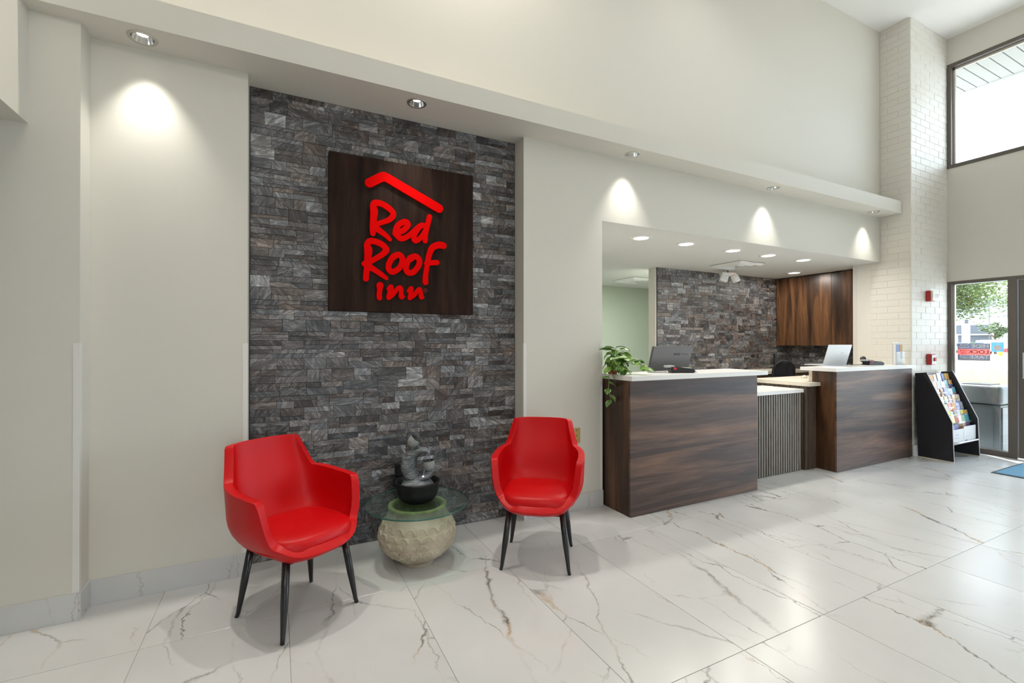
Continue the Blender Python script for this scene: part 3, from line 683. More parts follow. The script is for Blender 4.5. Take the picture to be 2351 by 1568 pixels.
for a, b in zip(rings, rings[1:]):
    for i in range(NA): j = (i + 1) % NA; bm.faces.new((a[i], a[j], b[j], b[i]))
bm.faces.new(rings[0]); obj('carved_pot', bm, M['clay'], tb_, True)
rim = NT('mossy_rim'); rim.l(rim.ramp(rim.noise(rim.world(), 18, 4), [(.35, (.30, .28, .10)), (.6, (.52, .50, .22))]), rim.p.inputs['Base Color']); rim.p.inputs['Roughness'].default_value = .9
obj('pot_rim', lt([(.178, .350), (.180, .358), (.172, .3625), (.158, .3625), (.150, .357), (.148, .33), (.15, .25), (.13, .22)], 72), rim.m, tb_, True)
obj('pot_inside', lt([(.149, .34), (.17, .26), (.18, .15), (.12, .06), (0, .05)], 48), plain('pot_inside', (.05, .045, .035), .9), tb_, True)
bm = bmesh.new(); lathe(bm, [(0, .364), (.3145, .364)], 96); lathe(bm, [(.3145, .373), (0, .373)], 96)
obj('glass_top', bm, M['table_glass'], tb_)
ge = obj('glass_rim', lt([(.3146, .3640), (.3165, .366), (.3165, .371), (.3146, .373)], 96), M['glass_edge'], tb_, True); ge['label'] = 'dark green polished glass edge'

# ---------------------------------------------------------------- tabletop fountain
ft = thing('tabletop_fountain', 'black bowl fountain with grey wave sculpture and two pouring jars on glass table', 'fountain', (.785, 2.86, .3735), math.atan2(RGT.y, RGT.x))
obj('foot_ring', lt([(.07, 0), (.072, .006), (.075, .012), (.05, .012)], 40), M['blackplastic'], ft, True)
obj('bowl', lt([(0, .006), (.075, .006), (.100, .014), (.118, .034), (.128, .065), (.131, .112), (.138, .120), (.139, .129), (.133, .133), (.125, .128), (.122, .10), (.10, .06), (0, .05)], 64), plain('bowl_black', (.006, .006, .007), .45, spec=.3), ft, True)
fg = NT('wave_resin'); fv = fg.coord('Object', (10, 10, 55), (0, .5, 0)); fnn = fg.noise(fv, 1.2, 4, .6, 1.5)
fg.l(fg.ramp(fnn, [(.3, (.035, .041, .046)), (.5, (.135, .155, .168)), (.72, (.33, .37, .39))]), fg.p.inputs['Base Color']); fg.p.inputs['Roughness'].default_value = .5; fg.bump(fnn, .8, .006)
def wave(pts, n=18):
    """ribbed band along pts (x, z, half width in depth, half thickness)"""
    bm = bmesh.new(); sp = []
    P = [pts[0]] + pts + [pts[-1]]
    for i in range(1, len(P) - 2):
        for k in range(6):
            t = k / 6; a, b, c, d = P[i - 1], P[i], P[i + 1], P[i + 2]
            sp.append([.5 * (2 * b[q] + (c[q] - a[q]) * t + (2 * a[q] - 5 * b[q] + 4 * c[q] - d[q]) * t * t + (3 * b[q] - a[q] - 3 * c[q] + d[q]) * t ** 3) for q in range(4)])
    sp.append(list(pts[-1])); rings = []
    for i, p in enumerate(sp):
        q, s = sp[max(i - 1, 0)], sp[min(i + 1, len(sp) - 1)]; d = Vector((s[0] - q[0], 0, s[1] - q[1])).normalized(); nn = Vector((-d.z, 0, d.x))
        rings.append([bm.verts.new(Vector((p[0], 0, p[1])) + nn * math.sin(a) * p[3] * (1 + .13 * math.sin(a * 7)) + Vector((0, 1, 0)) * math.cos(a) * p[2]) for a in [2 * math.pi * k / n for k in range(n)]])
    for a, b in zip(rings, rings[1:]):
        for k in range(n): bm.faces.new((a[k], a[(k + 1) % n], b[(k + 1) % n], b[k]))
    bm.faces.new(rings[0]); bm.faces.new(rings[-1]); return bm
obj('wave_sculpture', wave([(.076, .308, .026, .004), (.050, .318, .036, .014), (.005, .316, .042, .019), (-.036, .292, .044, .027), (-.058, .250, .046, .036), (-.060, .208, .048, .040), (-.042, .168, .050, .040), (-.010, .140, .055, .032), (.02, .125, .055, .022)], 36), fg.m, ft, True)
obj('wave_base', lt([(.0, .165), (.02, .163), (.05, .150), (.085, .128), (.100, .108), (.10, .09)], 40), fg.m, ft, True)
obj('wave_crest', wave([(-.05, .130, .05, .014), (.02, .142, .058, .022), (.060, .160, .050, .024), (.080, .182, .036, .020), (.084, .204, .026, .012)], 24), fg.m, ft, True)
jb = plain('jar_inside', (.01, .01, .01), .4); jg = plain('jar_glaze', (.25, .275, .27), .45, noise=.3, nscale=90)
def jar(loc, tilt):
    bm = bmesh.new(); lathe(bm, [(0, -.03), (.02, -.028), (.032, -.012), (.036, .006), (.033, .024), (.031, .030)], 28)
    bmesh.ops.rotate(bm, verts=bm.verts, matrix=Matrix.Rotation(tilt, 3, 'Y')); j = obj('jar', bm, jg, ft, True, loc=loc)
    bm = bmesh.new(); lathe(bm, [(.031, .029), (.034, .032), (.031, .034), (.027, .030), (.026, .0), (0, -.01)], 28)
    bmesh.ops.rotate(bm, verts=bm.verts, matrix=Matrix.Rotation(tilt, 3, 'Y')); obj('jar_mouth', bm, jb, j, True)
jar((-.028, -.005, .370), R(40)); jar((.078, -.022, .228), R(-6))
obj('jar_support', tb([(-.03, 0, .315), (-.03, 0, .35)], .016, 12), fg.m, ft, True)
wt = M['sky_water']
obj('water_stream', tb([(.004, -.005, .352), (.012, -.006, .34), (.018, -.006, .325)], .0045, 8), wt, ft, True)
obj('water_stream', tb([(.066, -.01, .322), (.076, -.015, .305), (.079, -.018, .28), (.080, -.02, .235)], [.012, .007, .005, .004], 10), wt, ft, True)
obj('water_stream', tb([(.052, -.03, .215), (.047, -.034, .19), (.046, -.036, .168)], .004, 8), wt, ft, True)
obj('lamp_bead', lt([(0, .006), (.007, .004), (.008, 0), (0, -.002)], 16), M['led'], ft, True, loc=(.046, -.040, .163))

# ---------------------------------------------------------------- outlet box, adapter and cord behind the table
ob = thing('outlet_box', 'black outlet cover on the stone wall behind the fountain', 'outlet', (.772, 3.272, .437))
obj('cover', bx(-.037, .037, -.030, .004, -.078, .078, bev=.004), M['blackplastic'], ob)
obj('flip_lid', bx(-.030, .030, -.036, -.030, -.062, .0, bev=.003), M['blackplastic'], ob)
cd = thing('power_cord', 'black coiled fountain power cord hanging from the outlet cover', 'cord', (.745, 3.22, .40))
obj('adapter', bx(-.030, .005, -.028, .018, -.012, .030, bev=.005), M['blackplastic'], cd)
for k, (dx, dz, r1) in enumerate(((-.045, -.022, .030), (-.012, -.030, .022), (.006, -.026, .026), (-.03, -.014, .034))):
    obj('cord_loop', tb([(dx + r1 * math.cos(a), -.03 + .012 * math.sin(a * 2 + k), dz + .018 * math.sin(a)) for a in [2 * math.pi * i / 24 for i in range(25)]], .0028, 8), M['blackplastic'], cd, True)
obj('cord_tail', tb([(.0, -.02, -.01), (.03, -.06, -.02), (.05, -.12, -.024), (.055, -.22, -.024)], .0028, 8), M['blackplastic'], cd, True)

# blank plate beside the chair
pl = thing('wall_plate', 'brass blank wall plate with three screws beside the reception desk', 'wall plate', (2.177, YW - .001, .608))
obj('plate', bx(-.036, .036, -.006, 0, -.060, .060, bev=.002), M['brass'], pl)
for z in (-.042, 0, .042):
    bm = bmesh.new(); lathe(bm, [(0, .002), (.004, .0015), (.0045, 0)], 14); bmesh.ops.rotate(bm, verts=bm.verts, matrix=Matrix.Rotation(R(90), 3, 'X'))
    obj('screw', bm, M['groove'], pl, loc=(0, -.0062, z))

# ---------------------------------------------------------------- reception desk
ct = thing('reception_counter', 'walnut reception counter with white top, hanging plant at its end', 'counter', (2.456, 2.81, 0))
obj('front_panel', bx(.0, 1.514, 0, .018, .004, 1.066, bev=.001), M['walnut_x'], ct)
obj('side_panel', bx(0, .018, .018, .40, .004, 1.066, bev=.001), M['walnut_z'], ct)
obj('side_panel', bx(1.496, 1.514, .018, .40, .004, 1.066, bev=.001), M['walnut_z'], ct)
obj('back_panel', bx(.018, 1.496, .36, .378, .004, 1.066), M['cream'], ct)
obj('worktop', bx(-.012, 1.625, -.032, .39, 1.066, 1.104, bev=.002), M['quartz'], ct)
c3 = thing('reception_counter', 'walnut reception counter with white top butting against the brick column', 'counter', (5.246, 2.81, 0))
obj('front_panel', bx(0, 1.578, 0, .018, .004, 1.063, bev=.001), M['walnut_x'], c3)
obj('side_panel', bx(0, .018, .018, .25, .004, 1.063, bev=.001), M['walnut_z'], c3)
obj('back_panel', bx(.0, 1.578, .25, .285, .94, 1.063), M['cream'], c3)
obj('worktop', bx(-.085, 1.580, -.040, .33, 1.063, 1.101, bev=.002), M['quartz'], c3)
lw = thing('low_counter', 'low white counter with vertical ribbed front between the tall counters', 'counter', (3.972, 3.04, 0))
obj('backing', bx(0, 1.046, .012, .03, .004, .835), M['groove'], lw)
bm = bmesh.new()
NS = 27; pitch = 1.046 / NS
slm = mesh(bx(0, pitch * .52, 0, .016, .006, .835, bev=.0015), 'slat')
for i in range(NS): link('slat', slm, M['slat'], lw, (i * pitch + .003, 0, 0))
obj('worktop', bx(0, 1.055, -.022, .45, .835, .872, bev=.002), M['quartz'], lw)
ds = thing('return_desk', 'return desk with cream top and dark ribbed side, mouse lying on it', 'desk', (5.050, 3.012, 0))
obj('side_backing', bx(.012, .03, .012, .62, .004, .898), M['groove'], ds)
obj('front_backing', bx(.012, .195, .012, .03, .004, .898), M['groove'], ds)
sm1 = mesh(bx(0, .012, 0, .010, .004, .898, bev=.001), 'slat')
obj('corner_post', bx(0, .018, 0, .018, .004, .898, bev=.001), M['slatdark'], ds)
for i in range(7): link('slat', sm1, M['slatdark'], ds, (.026 + i * .0245, 0, 0))
sm2 = mesh(bx(0, .010, 0, .014, .004, .898, bev=.001), 'slat')
for i in range(30): link('slat', sm2, M['slatdark'], ds, (0, .026 + i * .0197, 0))
obj('worktop', pm([(-.010, -.042), (.194, -.042), (.194, .086), (1.77, .086), (1.77, .668), (-.010, .668)], 'z', .900, .938), M['cream'], ds)
obj('leg_panel', bx(1.70, 1.72, .15, .62, .002, .90), M['cream'], ds)
# back counter along the office stone wall
bk = thing('back_counter', 'long back counter with cream top along the office stone wall', 'counter', (4.62, 4.30, 0))
obj('worktop', bx(0, 2.76, 0, .41, .915, .96, bev=.003), M['cream'], bk)
obj('carcass', bx(.02, 2.74, .03, .41, .002, .915), M['walnut_z'], bk)
for i in range(4): obj('door', bx(.03 + i * .68, .70 + i * .68, .015, .03, .08, .90, bev=.002), M['walnut_z'], bk)
# wall cabinet
wc = thing('wall_cabinet', 'dark walnut wall cabinet hanging below the office ceiling', 'cabinet', (7.12, 3.47, 0))
obj('carcass', bx(.018, .265, 0, 1.235, 1.325, 2.375), M['groove'], wc)
for i in range(3): obj('door', bx(0, .018, .002 + i * .4115, .410 + i * .4115, 1.325, 2.377, bev=.001), M['cabinet'], wc)

# ---------------------------------------------------------------- things on the counters
mo = thing('computer_monitor', 'grey all-in-one computer seen from behind the plant end counter', 'monitor', (3.43, 3.47, .75))
def tilted(o, ang): o.rotation_euler = (ang, 0, 0)
bm = bmesh.new(); box(bm, -.262, .262, -.012, .012, 0, .36, bev=.005); b1 = obj('back_cover', bm, M['greymonitor'], mo, loc=(0, -.06, .235)); tilted(b1, R(16))
b2 = obj('screen', bx(-.255, .255, .0125, .014, .006, .353), M['darkglass'], b1)
obj('badge_bar', bx(.02, .105, -.0135, -.0118, .272, .292), M['darkprint'], b1)
text('brand_lettering', 'Lenovo', .026, (.172, -.0130, .283), (R(90), 0, 0), M['darkprint'], b1, .0003)
obj('hinge', lt([(0, .0), (.022, .0), (.022, .03), (0, .03)], 24), M['chrome'], b1, True, loc=(.06, -.014, .10), rot=(R(90), 0, 0))
obj('stand_arm', tb([(.03, .0, .01), (.03, -.04, .16), (.03, -.09, .34)], .02, 12), M['blackplastic'], mo, True)
obj('stand_foot', bx(-.09, .15, -.10, .12, 0, .012, bev=.004), M['blackplastic'], mo)
sd = thing('staff_desk', 'staff desk behind the plant end counter, carrying the computer', 'desk', (2.50, 3.22, 0))
obj('worktop', bx(0, 1.45, 0, .58, .71, .748, bev=.002), M['cream'], sd); obj('leg_panel', bx(.02, .04, .03, .55, .002, .71), M['cream'], sd); obj('leg_panel', bx(1.40, 1.42, .03, .55, .002, .71), M['cream'], sd)
lp = thing('laptop', 'open silver laptop with round emblem standing on the column end counter', 'laptop', (5.735, 3.105, 1.102), R(-9))
bm = bmesh.new(); box(bm, -.182, .182, -.002, .004, 0, .245, bev=.0015); ld = obj('lid', bm, M['silver'], lp, loc=(0, -.012, .006)); tilted(ld, R(17))
bm = bmesh.new(); lathe(bm, [(.0155, 0), (.0155, .001), (.0185, .001), (.0185, 0)], 36); bmesh.ops.rotate(bm, verts=bm.verts, matrix=Matrix.Rotation(R(90), 3, 'X'))
em = obj('emblem', bm, M['steel'], ld, loc=(.062, -.002, .150)); text('emblem_lettering', 'DELL', .0105, (0, -.001, 0), (R(90), 0, 0), M['steel'], em, .0003)
obj('base', bx(-.182, .182, -.010, .225, 0, .012, bev=.003), M['silver'], lp)
obj('screen', bx(-.175, .175, .0042, .0050, .006, .238), M['darkglass'], ld)
# card terminals
def terminal(label, loc, rz, s=1.0):
    t = thing('card_terminal', label, 'card terminal', loc, rz, 'card terminals on the counters')
    bm = bmesh.new(); prism(bm, [(-.09 * s, 0), (.085 * s, 0), (.098 * s, .012 * s), (.080 * s, .030 * s), (-.02 * s, .042 * s), (-.09 * s, .050 * s)], 'y', -.038 * s, .038 * s)
    bmesh.ops.recalc_face_normals(bm, faces=bm.faces); bmesh.ops.bevel(bm, geom=list(bm.edges), offset=.004 * s, segments=2, affect='EDGES'); obj('body', bm, M['blackplastic'], t)
    obj('screen', bx(-.075 * s, -.025 * s, -.029 * s, .029 * s, .0455 * s, .0495 * s), M['darkglass'], t)
    obj('keypad', bx(.015 * s, .072 * s, -.030 * s, .030 * s, .033 * s, .0385 * s), M['edgeband'], t)
    obj('key', bx(.055 * s, .070 * s, -.028 * s, -.010 * s, .0385 * s, .0415 * s), M['yellow'], t)
    obj('front_guard', bx(.080 * s, .104 * s, -.036 * s, .036 * s, .0, .014 * s, bev=.003), M['silver'], t)
    obj('printer_lid', bx(-.125 * s, -.06 * s, -.036 * s, .036 * s, .040 * s, .056 * s, bev=.006), M['edgeband'], t)
    obj('red_latch', bx(-.075 * s, -.050 * s, -.042 * s, -.030 * s, .024 * s, .042 * s, bev=.003), M['firered'], t)
    obj('cable', tb([(-.11 * s, 0, .008), (-.16 * s, .02, .004), (-.24 * s, .03, .004)], .003, 8), M['blackplastic'], t, True)
    return t
terminal('black card terminal with red latch on the counter before the grey monitor', (3.13, 2.93, 1.1045), R(-24), 1.15)
terminal('black card terminal with red latch lying beside the webcam', (6.33, 2.985, 1.1015), R(-16), 1.2)
wb = thing('webcam', 'small round black webcam behind the card terminal near the brick column', 'webcam', (6.315, 3.085, 1.1015))
obj('base', lt([(0, 0), (.024, 0), (.022, .006), (.008, .012), (.006, .035)], 24), M['blackplastic'], wb, True)
bm = bmesh.new(); lathe(bm, [(0, -.02), (.028, -.02), (.036, -.012), (.036, .012), (.028, .02), (.020, .018), (.014, .010), (0, .010)], 28); bmesh.ops.rotate(bm, verts=bm.verts, matrix=Matrix.Rotation(R(90), 3, 'X'))
obj('head', bm, M['blackplastic'], wb, True, loc=(0, 0, .066)); 
bm = bmesh.new(); lathe(bm, [(0, 0), (.010, .0), (.011, -.004)], 20); bmesh.ops.rotate(bm, verts=bm.verts, matrix=Matrix.Rotation(R(90), 3, 'X')); obj('lens', bm, M['darkglass'], wb, True, loc=(0, -.0125, .066))
bh = thing('leaflet_holder', 'clear leaflet holder with white brochures at the column end of the counter', 'leaflet holder', (6.66, 2.875, 1.1015), R(-18))
clear = glassy('clear_acrylic', (.93, .95, .96), .05, 1.45, (.10, (.8, .82, .85)))
obj('front_plate', bx(-.055, .055, -.030, -.027, 0, .16), clear, bh); obj('back_plate', bx(-.055, .055, .027, .030, 0, .27), clear, bh); obj('foot', bx(-.055, .055, -.030, .030, 0, .003), clear, bh)
bf = thing('brochure', 'white brochure with a colourful cover standing in the clear counter holder', 'brochure', (6.66, 2.875, 1.105), R(-18))
obj('pages', bx(-.050, .050, -.006, .020, 0, .255), M['paper'], bf)
obj('cover_picture', bx(-.040, .046, -.0075, -.006, .15, .24), plain('cover_blue', (.30, .38, .62), .5), bf)
obj('cover_band', pm([(.0, .24), (.040, .24), (.046, .12), (.015, .16)], 'y', -.009, -.0075), plain('cover_orange', (.62, .36, .12), .5), bf)
obj('cover_shadow_panel', pm([(.020, .150), (.046, .11), (.046, .06), (.022, .075)], 'y', -.009, -.0075), plain('cover_grey', (.30, .30, .36), .5), bf)  # grey panel printed on the cover
pp = tag(obj('document', bx(-.15, .15, -.105, .105, 0, .002), M['greypaper'], loc=(6.02, 2.935, 1.1015), rot=(0, 0, R(-4))), 'grey printed sheet lying flat between laptop and card terminal', 'paper')
ms = thing('computer_mouse', 'cream computer mouse on the return desk', 'mouse', (5.72, 3.43, .9385), R(20))
bm = bmesh.new(); bmesh.ops.create_uvsphere(bm, u_segments=24, v_segments=12, radius=1)
for v in bm.verts: v.co = Vector((v.co.x * .058, v.co.y * .033, max(0, v.co.z) * .034))
obj('shell', bm, M['cream'], ms, True); obj('cable', tb([(.055, 0, .006), (.10, .01, .004), (.2, .05, .004)], .002, 8), M['edgeband'], ms, True); obj('scroll_wheel', bx(-.045, -.030, -.003, .003, .020, .028), M['edgeband'], ms)
# plant
pv = thing('potted_plant', 'trailing variegated plant in a terracotta pot at the counter end', 'plant', (2.515, 3.095, 1.1045))
obj('pot', lt([(0, 0), (.036, 0), (.040, .01), (.050, .085), (.055, .086), (.056, .105), (.048, .105), (.046, .09), (0, .085)], 32), M['terracotta'], pv, True)
def leaf_mesh():
    bm = bmesh.new(); n = 7; L = .075; rows = []
    for i in range(n):
        t = i / (n - 1); wd = .026 * math.sin(math.pi * min(1, t * 1.02 + .02)) ** .75; z = -.35 * L * t * t
        rows.append([bm.verts.new((t * L, s * wd, z + abs(s) * .006)) for s in (-1, -.5, 0, .5, 1)])
    for a, b in zip(rows, rows[1:]):
        for k in range(4): bm.faces.new((a[k], b[k], b[k + 1], a[k + 1]))
    return mesh(bm, 'leaf', True)
lfm = NT('variegated_leaf'); lco = lfm.coord('Object'); sx = lfm.n('SeparateXYZ'); lfm.l(lco, sx.inputs[0])
ay = lfm.math('ABSOLUTE', sx.outputs[1]); nn = lfm.noise(lco, 60, 3)
edge = lfm.math('ADD', lfm.math('MULTIPLY', ay, 30), lfm.math('MULTIPLY', nn, .45)); oi = lfm.n('ObjectInfo')
gcol = lfm.mix(oi.outputs['Random'], (.07, .19, .04), (.22, .42, .07))
yc = lfm.ramp(edge, [(.0, (.9, .9, .9)), (.20, (.9, .9, .9)), (.27, (0, 0, 0)), (.74, (0, 0, 0)), (.86, (1, 1, 1))])
lfm.l(lfm.mix(lfm.math('MULTIPLY', yc, .7), gcol, (.62, .70, .34)), lfm.p.inputs['Base Color']); lfm.p.inputs['Roughness'].default_value = .35
lm = leaf_mesh(); rp = random.Random(12)
vines = [[(0, 0, .10), (.0, -.02, .19), (.01, -.04, .23)], [(0, 0, .10), (-.04, -.02, .17), (-.05, -.06, .20)], [(0, 0, .10), (.05, -.02, .18), (.09, -.05, .175)],
         [(.01, 0, .10), (.08, -.08, .14), (.12, -.12, .12), (.15, -.19, .07), (.17, -.24, .015)], [(.0, -.01, .10), (.06, -.09, .11), (.09, -.15, .10), (.12, -.19, .10)],
         [(-.01, -.01, .10), (-.02, -.08, .11), (-.030, -.135, .06), (-.075, -.16, .02)], [(0, -.01, .10), (-.03, -.09, .12), (-.08, -.17, .135)],
         [(0, -.01, .10), (-.05, -.05, .10), (-.105, -.09, .03), (-.13, -.11, -.06), (-.135, -.115, -.12), (-.125, -.12, -.17), (-.11, -.12, -.215)],
         [(0, -.01, .10), (.02, -.07, .13), (.03, -.12, .08), (.03, -.14, .02)]]
vm = plain('vine_stem', (.30, .30, .10), .6)
for k, v in enumerate(vines):
    obj('stem', tb(v, .0028, 6), vm, pv, True)
    P = [Vector(p) for p in v]; ln = sum((b - a).length for a, b in zip(P, P[1:])); cnt = max(3, int(ln / (.030 if k != 7 else .042)))
    for q in range(cnt):
        s = ln * (q + .7) / cnt; 
        for a, b in zip(P, P[1:]):
            if s <= (b - a).length or b is P[-1]: pos = a + (b - a) * min(1, s / (b - a).length); break
            s -= (b - a).length
        if k == 7 and q < 3: pos = pos + Vector((0, 0, .0))
        sc_ = rp.uniform(.95, 1.4); o = link('leaf', lm, lfm.m, pv, pos, (rp.uniform(-.5, .5), rp.uniform(-.5, .75), rp.uniform(0, 6.28) if k < 3 else -math.pi / 2 + (1.2 if q % 2 else -1.2) + rp.uniform(-.5, .5)))
        o.scale = (sc_,) * 3
for q in range(24):
    a = rp.uniform(0, 6.28); rr = rp.uniform(.0, .065); zz = rp.uniform(.11, .23) - rr * .4
    o = link('leaf', lm, lfm.m, pv, (rr * math.cos(a), rr * math.sin(a) - .03, zz), (rp.uniform(-.5, .5), rp.uniform(-.6, .6), a)); o.scale = (rp.uniform(.85, 1.25),) * 3
# office chair
oc = thing('office_chair', 'black mesh office chair behind the return desk', 'office chair', (6.28, 4.02, 0), math.atan2(RGT.y, RGT.x) + R(14))
bm = bmesh.new(); rows = []
for j in range(13):
    t = j / 12; z = .62 + .50 * t; hw = .205 * (1 - .10 * t) if t < .8 else .205 * (.92 - .55 * ((t - .8) / .2) ** 1.8)
    rows.append([bm.verts.new((hw * s, .04 * math.cos(s * 1.2) + .03 * math.sin(t * 3), z)) for s in [i / 6 - 1 for i in range(13)]])
for a, b in zip(rows, rows[1:]):
    for k in range(12): bm.faces.new((a[k], a[k + 1], b[k + 1], b[k]))
o = obj('backrest', bm, M['mesh_black'], oc, True); m = o.modifiers.new('s', 'SOLIDIFY'); m.thickness = .022
obj('back_post', tb([(-.06, .09, .42), (-.06, .10, .75), (-.06, .07, .99)], .018, 10), M['blackplastic'], oc, True)
obj('headrest_post', bx(-.165, -.115, .02, .045, 1.06, 1.215, bev=.006), M['blackplastic'], oc)
obj('lumbar_bar', tb([(-.16, .075, .80), (-.05, .10, .78), (.06, .10, .78), (.16, .075, .80)], .012, 8), M['blackplastic'], oc, True)
bm = bmesh.new(); superdisc(bm, .24, .23, [(.9, .43), (1, .45), (1, .47), (.9, .49), (.3, .5), (.02, .5)], 40, .7, -.17); obj('seat', bm, M['mesh_black'], oc, True)
obj('gas_column', tb([(0, -.15, .43), (0, -.15, .09)], .025, 12), M['blackplastic'], oc, True)
for s in (-1, 1): obj('armrest', tb([(s * .24, -.12, .46), (s * .27, -.12, .62), (s * .27, -.24, .65), (s * .27, -.02, .65)], .016, 8), M['blackplastic'], oc, True)
for k in range(5):
    a = k * 2 * math.pi / 5 + .3; x, y = .29 * math.cos(a), -.15 + .29 * math.sin(a)
    lg = obj('base_spoke', tb([(0, -.15, .10), (x, y, .065)], [.022, .012], 8), M['blackplastic'], oc, True)
    obj('castor', tb([(x - .014, y, .027), (x + .014, y, .027)], .0265, 14), M['blackplastic'], lg, True)
# office ceiling vents and emergency light
def vent(label, loc, s):
    t = thing('ceiling_vent', label, 'vent', loc, 0, 'square vents in the office ceiling')
    for i, (a, b, z0, z1) in enumerate(((s, s * .84, -.004, -.030), (s * .66, s * .52, -.006, -.030), (s * .36, s * .22, -.004, -.028))):
        bm = bmesh.new(); A = [(a, a), (-a, a), (-a, -a), (a, -a)]; B = [(b, b), (-b, b), (-b, -b), (b, -b)]
        va = [bm.verts.new((x, y, z0)) for x, y in A]; vb = [bm.verts.new((x, y, z1)) for x, y in B]; vc = [bm.verts.new((x * .96, y * .96, z0)) for x, y in B]
        for k in range(4): j = (k + 1) % 4; bm.faces.new((va[k], va[j], vb[j], vb[k])); bm.faces.new((vb[k], vb[j], vc[j], vc[k]))
        obj('vane_ring', bm, M['white'], t)
    obj('duct_throat', bx(-s * .99, s * .99, -s * .99, s * .99, -.0035, 0), M['groove'], t)
    return t
vent('square white ceiling vent between the recessed lights and emergency light', (5.36, 4.08, Z_OFF - .001), .235)
vent('square ceiling vent in the far green hall', (5.17, 5.80, Z_OFF - .001), .25)
el = thing('emergency_light', 'white twin-head emergency light with red indicator hanging from office ceiling', 'emergency light', (5.66, 4.45, Z_OFF), math.atan2(RGT.y, RGT.x) + R(12))
el.scale = (.74, .74, .74)
obj('stem', tb([(0, 0, 0), (0, 0, -.055)], .010, 12), M['groove'], el, True); obj('canopy', lt([(0, -.010), (.045, -.010), (.05, 0)], 24), M['white'], el, True)
obj('housing', bx(-.16, .16, -.045, .045, -.115, -.050, bev=.012), M['white'], el); obj('indicator', bx(.045, .065, -.047, -.045, -.082, -.068), M['redled'], el)
for s in (-1, 1):
    h = obj('lamp_head', bx(-.07, .07, -.04, .04, -.07, .07, bev=.010), M['white'], el, loc=(s * .125, -.05, -.165), rot=(R(-18), R(18 if s < 0 else -14), R(22 * s)))
    obj('lens', bx(-.058, .058, -.044, -.040, -.058, .058), M['paper'], h)
    for i in range(3): obj('lens_rib', bx(-.056, .056, -.047, -.044, -.035 + i * .033, -.031 + i * .033), M['edgeband'], h)
# fire alarm devices on the column
st = thing('fire_strobe', 'red fire alarm strobe high on the white brick column', 'fire alarm', (7.24, Y_COL - .012, 1.945))
obj('back_box', bx(-.062, .062, -.04, .004, -.065, .065, bev=.003), M['firered'], st); obj('sounder', bx(-.058, .058, -.062, -.04, -.060, .060, bev=.004), M['cream'], st)
obj('strobe_lens', lt([(0, .030), (.016, .026), (.024, .012), (.026, 0)], 20), clear, st, True, loc=(.02, -.062, 0), rot=(R(90), 0, 0))
ps = thing('fire_pull_station', 'red fire pull station above the brochure rack', 'fire alarm', (7.24, Y_COL - .012, 1.16))
obj('body', bx(-.055, .055, -.045, .004, -.066, .066, bev=.003), M['firered'], ps); obj('face', bx(-.050, .050, -.050, -.045, -.058, .058, bev=.002), M['white'], ps)
obj('pull_handle', bx(-.012, .032, -.062, -.05, -.022, .022, bev=.002), M['firered'], ps)

# ---------------------------------------------------------------- brochure rack
RX0, RX1 = 6.85, 7.53
rk = thing('brochure_rack', 'black stepped brochure rack on the floor against the white brick column', 'rack', (RX0, 2.42, 0))
prof = [(.015, .012), (.345, .012), (.372, 1.0), (.262, 1.015), (.030, .455)]
for x in (0, RX1 - RX0 - .018):
    s_ = obj('side_panel', pm(prof, 'x', x, x + .018), M['rackblack'], rk)
    bm = bmesh.new()
    for (p, q) in ((prof[0], prof[4]), (prof[4], prof[3]), (prof[3], prof[2])):
        tube(bm, [(x + .009, p[0] - .001, p[1]), (x + .009, q[0] - .001, q[1])], [(.0095, .002), (.0095, .002)], 8)
    obj('edge_band', bm, M['edgeband'], s_)
    obj('glide', bx(x - .002, x + .020, .015, .345, 0, .012), M['cream'], s_)
WR = RX1 - RX0 - .018
obj('base_shelf', bx(.018, WR, .035, .345, .19, .205), M['rackblack'], rk)
obj('front_rail', tb([(.018, .030, .205), (WR, .030, .205)], .011, 12), M['aluminium'], rk, True)
obj('back_board', pm([(.335, .20), (.345, .20), (.362, .98), (.352, .98)], 'x', .018, WR), M['rackblack'], rk)
tiers = []
for k in range(8):
    z = .245 + k * .0855; y = .070 + max(0, k - 1.6) * .0345; tiers.append((z, y))
    obj('tier_shelf', bx(.018, WR, y, y + .07, z - .008, z, bev=.001), M['rackblack'], rk)
    obj('tier_lip', bx(.018, WR, y - .001, y + .002, z - .008, z + .014), clear, rk)
cols = {'white': (.78, .78, .78), 'pale blue': (.45, .58, .80), 'deep blue': (.06, .12, .42), 'violet blue': (.28, .30, .62), 'yellow': (.85, .70, .04), 'cream': (.78, .68, .52), 'orange': (.72, .36, .10), 'red': (.50, .04, .03),
        'pale green': (.50, .68, .52), 'pink': (.72, .45, .40), 'teal': (.10, .42, .50), 'brown': (.26, .14, .07), 'grey': (.42, .43, .46)}
plan = [['cream', 'orange', 'grey', 'red', 'white', 'pale blue', 'cream'], ['white', 'pale blue', 'violet blue', 'brown', 'orange', 'deep blue'], ['grey', 'white', 'yellow', 'red', 'cream', 'pale green', 'teal'],
        ['cream', 'white', 'pink', 'orange', 'deep blue', 'violet blue'], ['orange', 'white', 'pale green', 'white', 'violet blue', 'pale blue'], ['white', 'cream', 'orange', 'violet blue', 'grey', 'red'],
        ['white', 'violet blue', 'white', 'pink', 'pale green', 'deep blue'], ['cream', 'pale blue', 'white', 'grey', 'deep blue', 'yellow']]
cm = {k: plain('cover_' + k.replace(' ', '_'), v, .35, coat=.3) for k, v in cols.items()}
tn = ['lowest', 'second-lowest', 'third-lowest', 'fourth-lowest', 'fourth-highest', 'third-highest', 'second-highest', 'top']
on = ['first', 'second', 'third', 'fourth', 'fifth', 'sixth', 'seventh']
rb = random.Random(21)
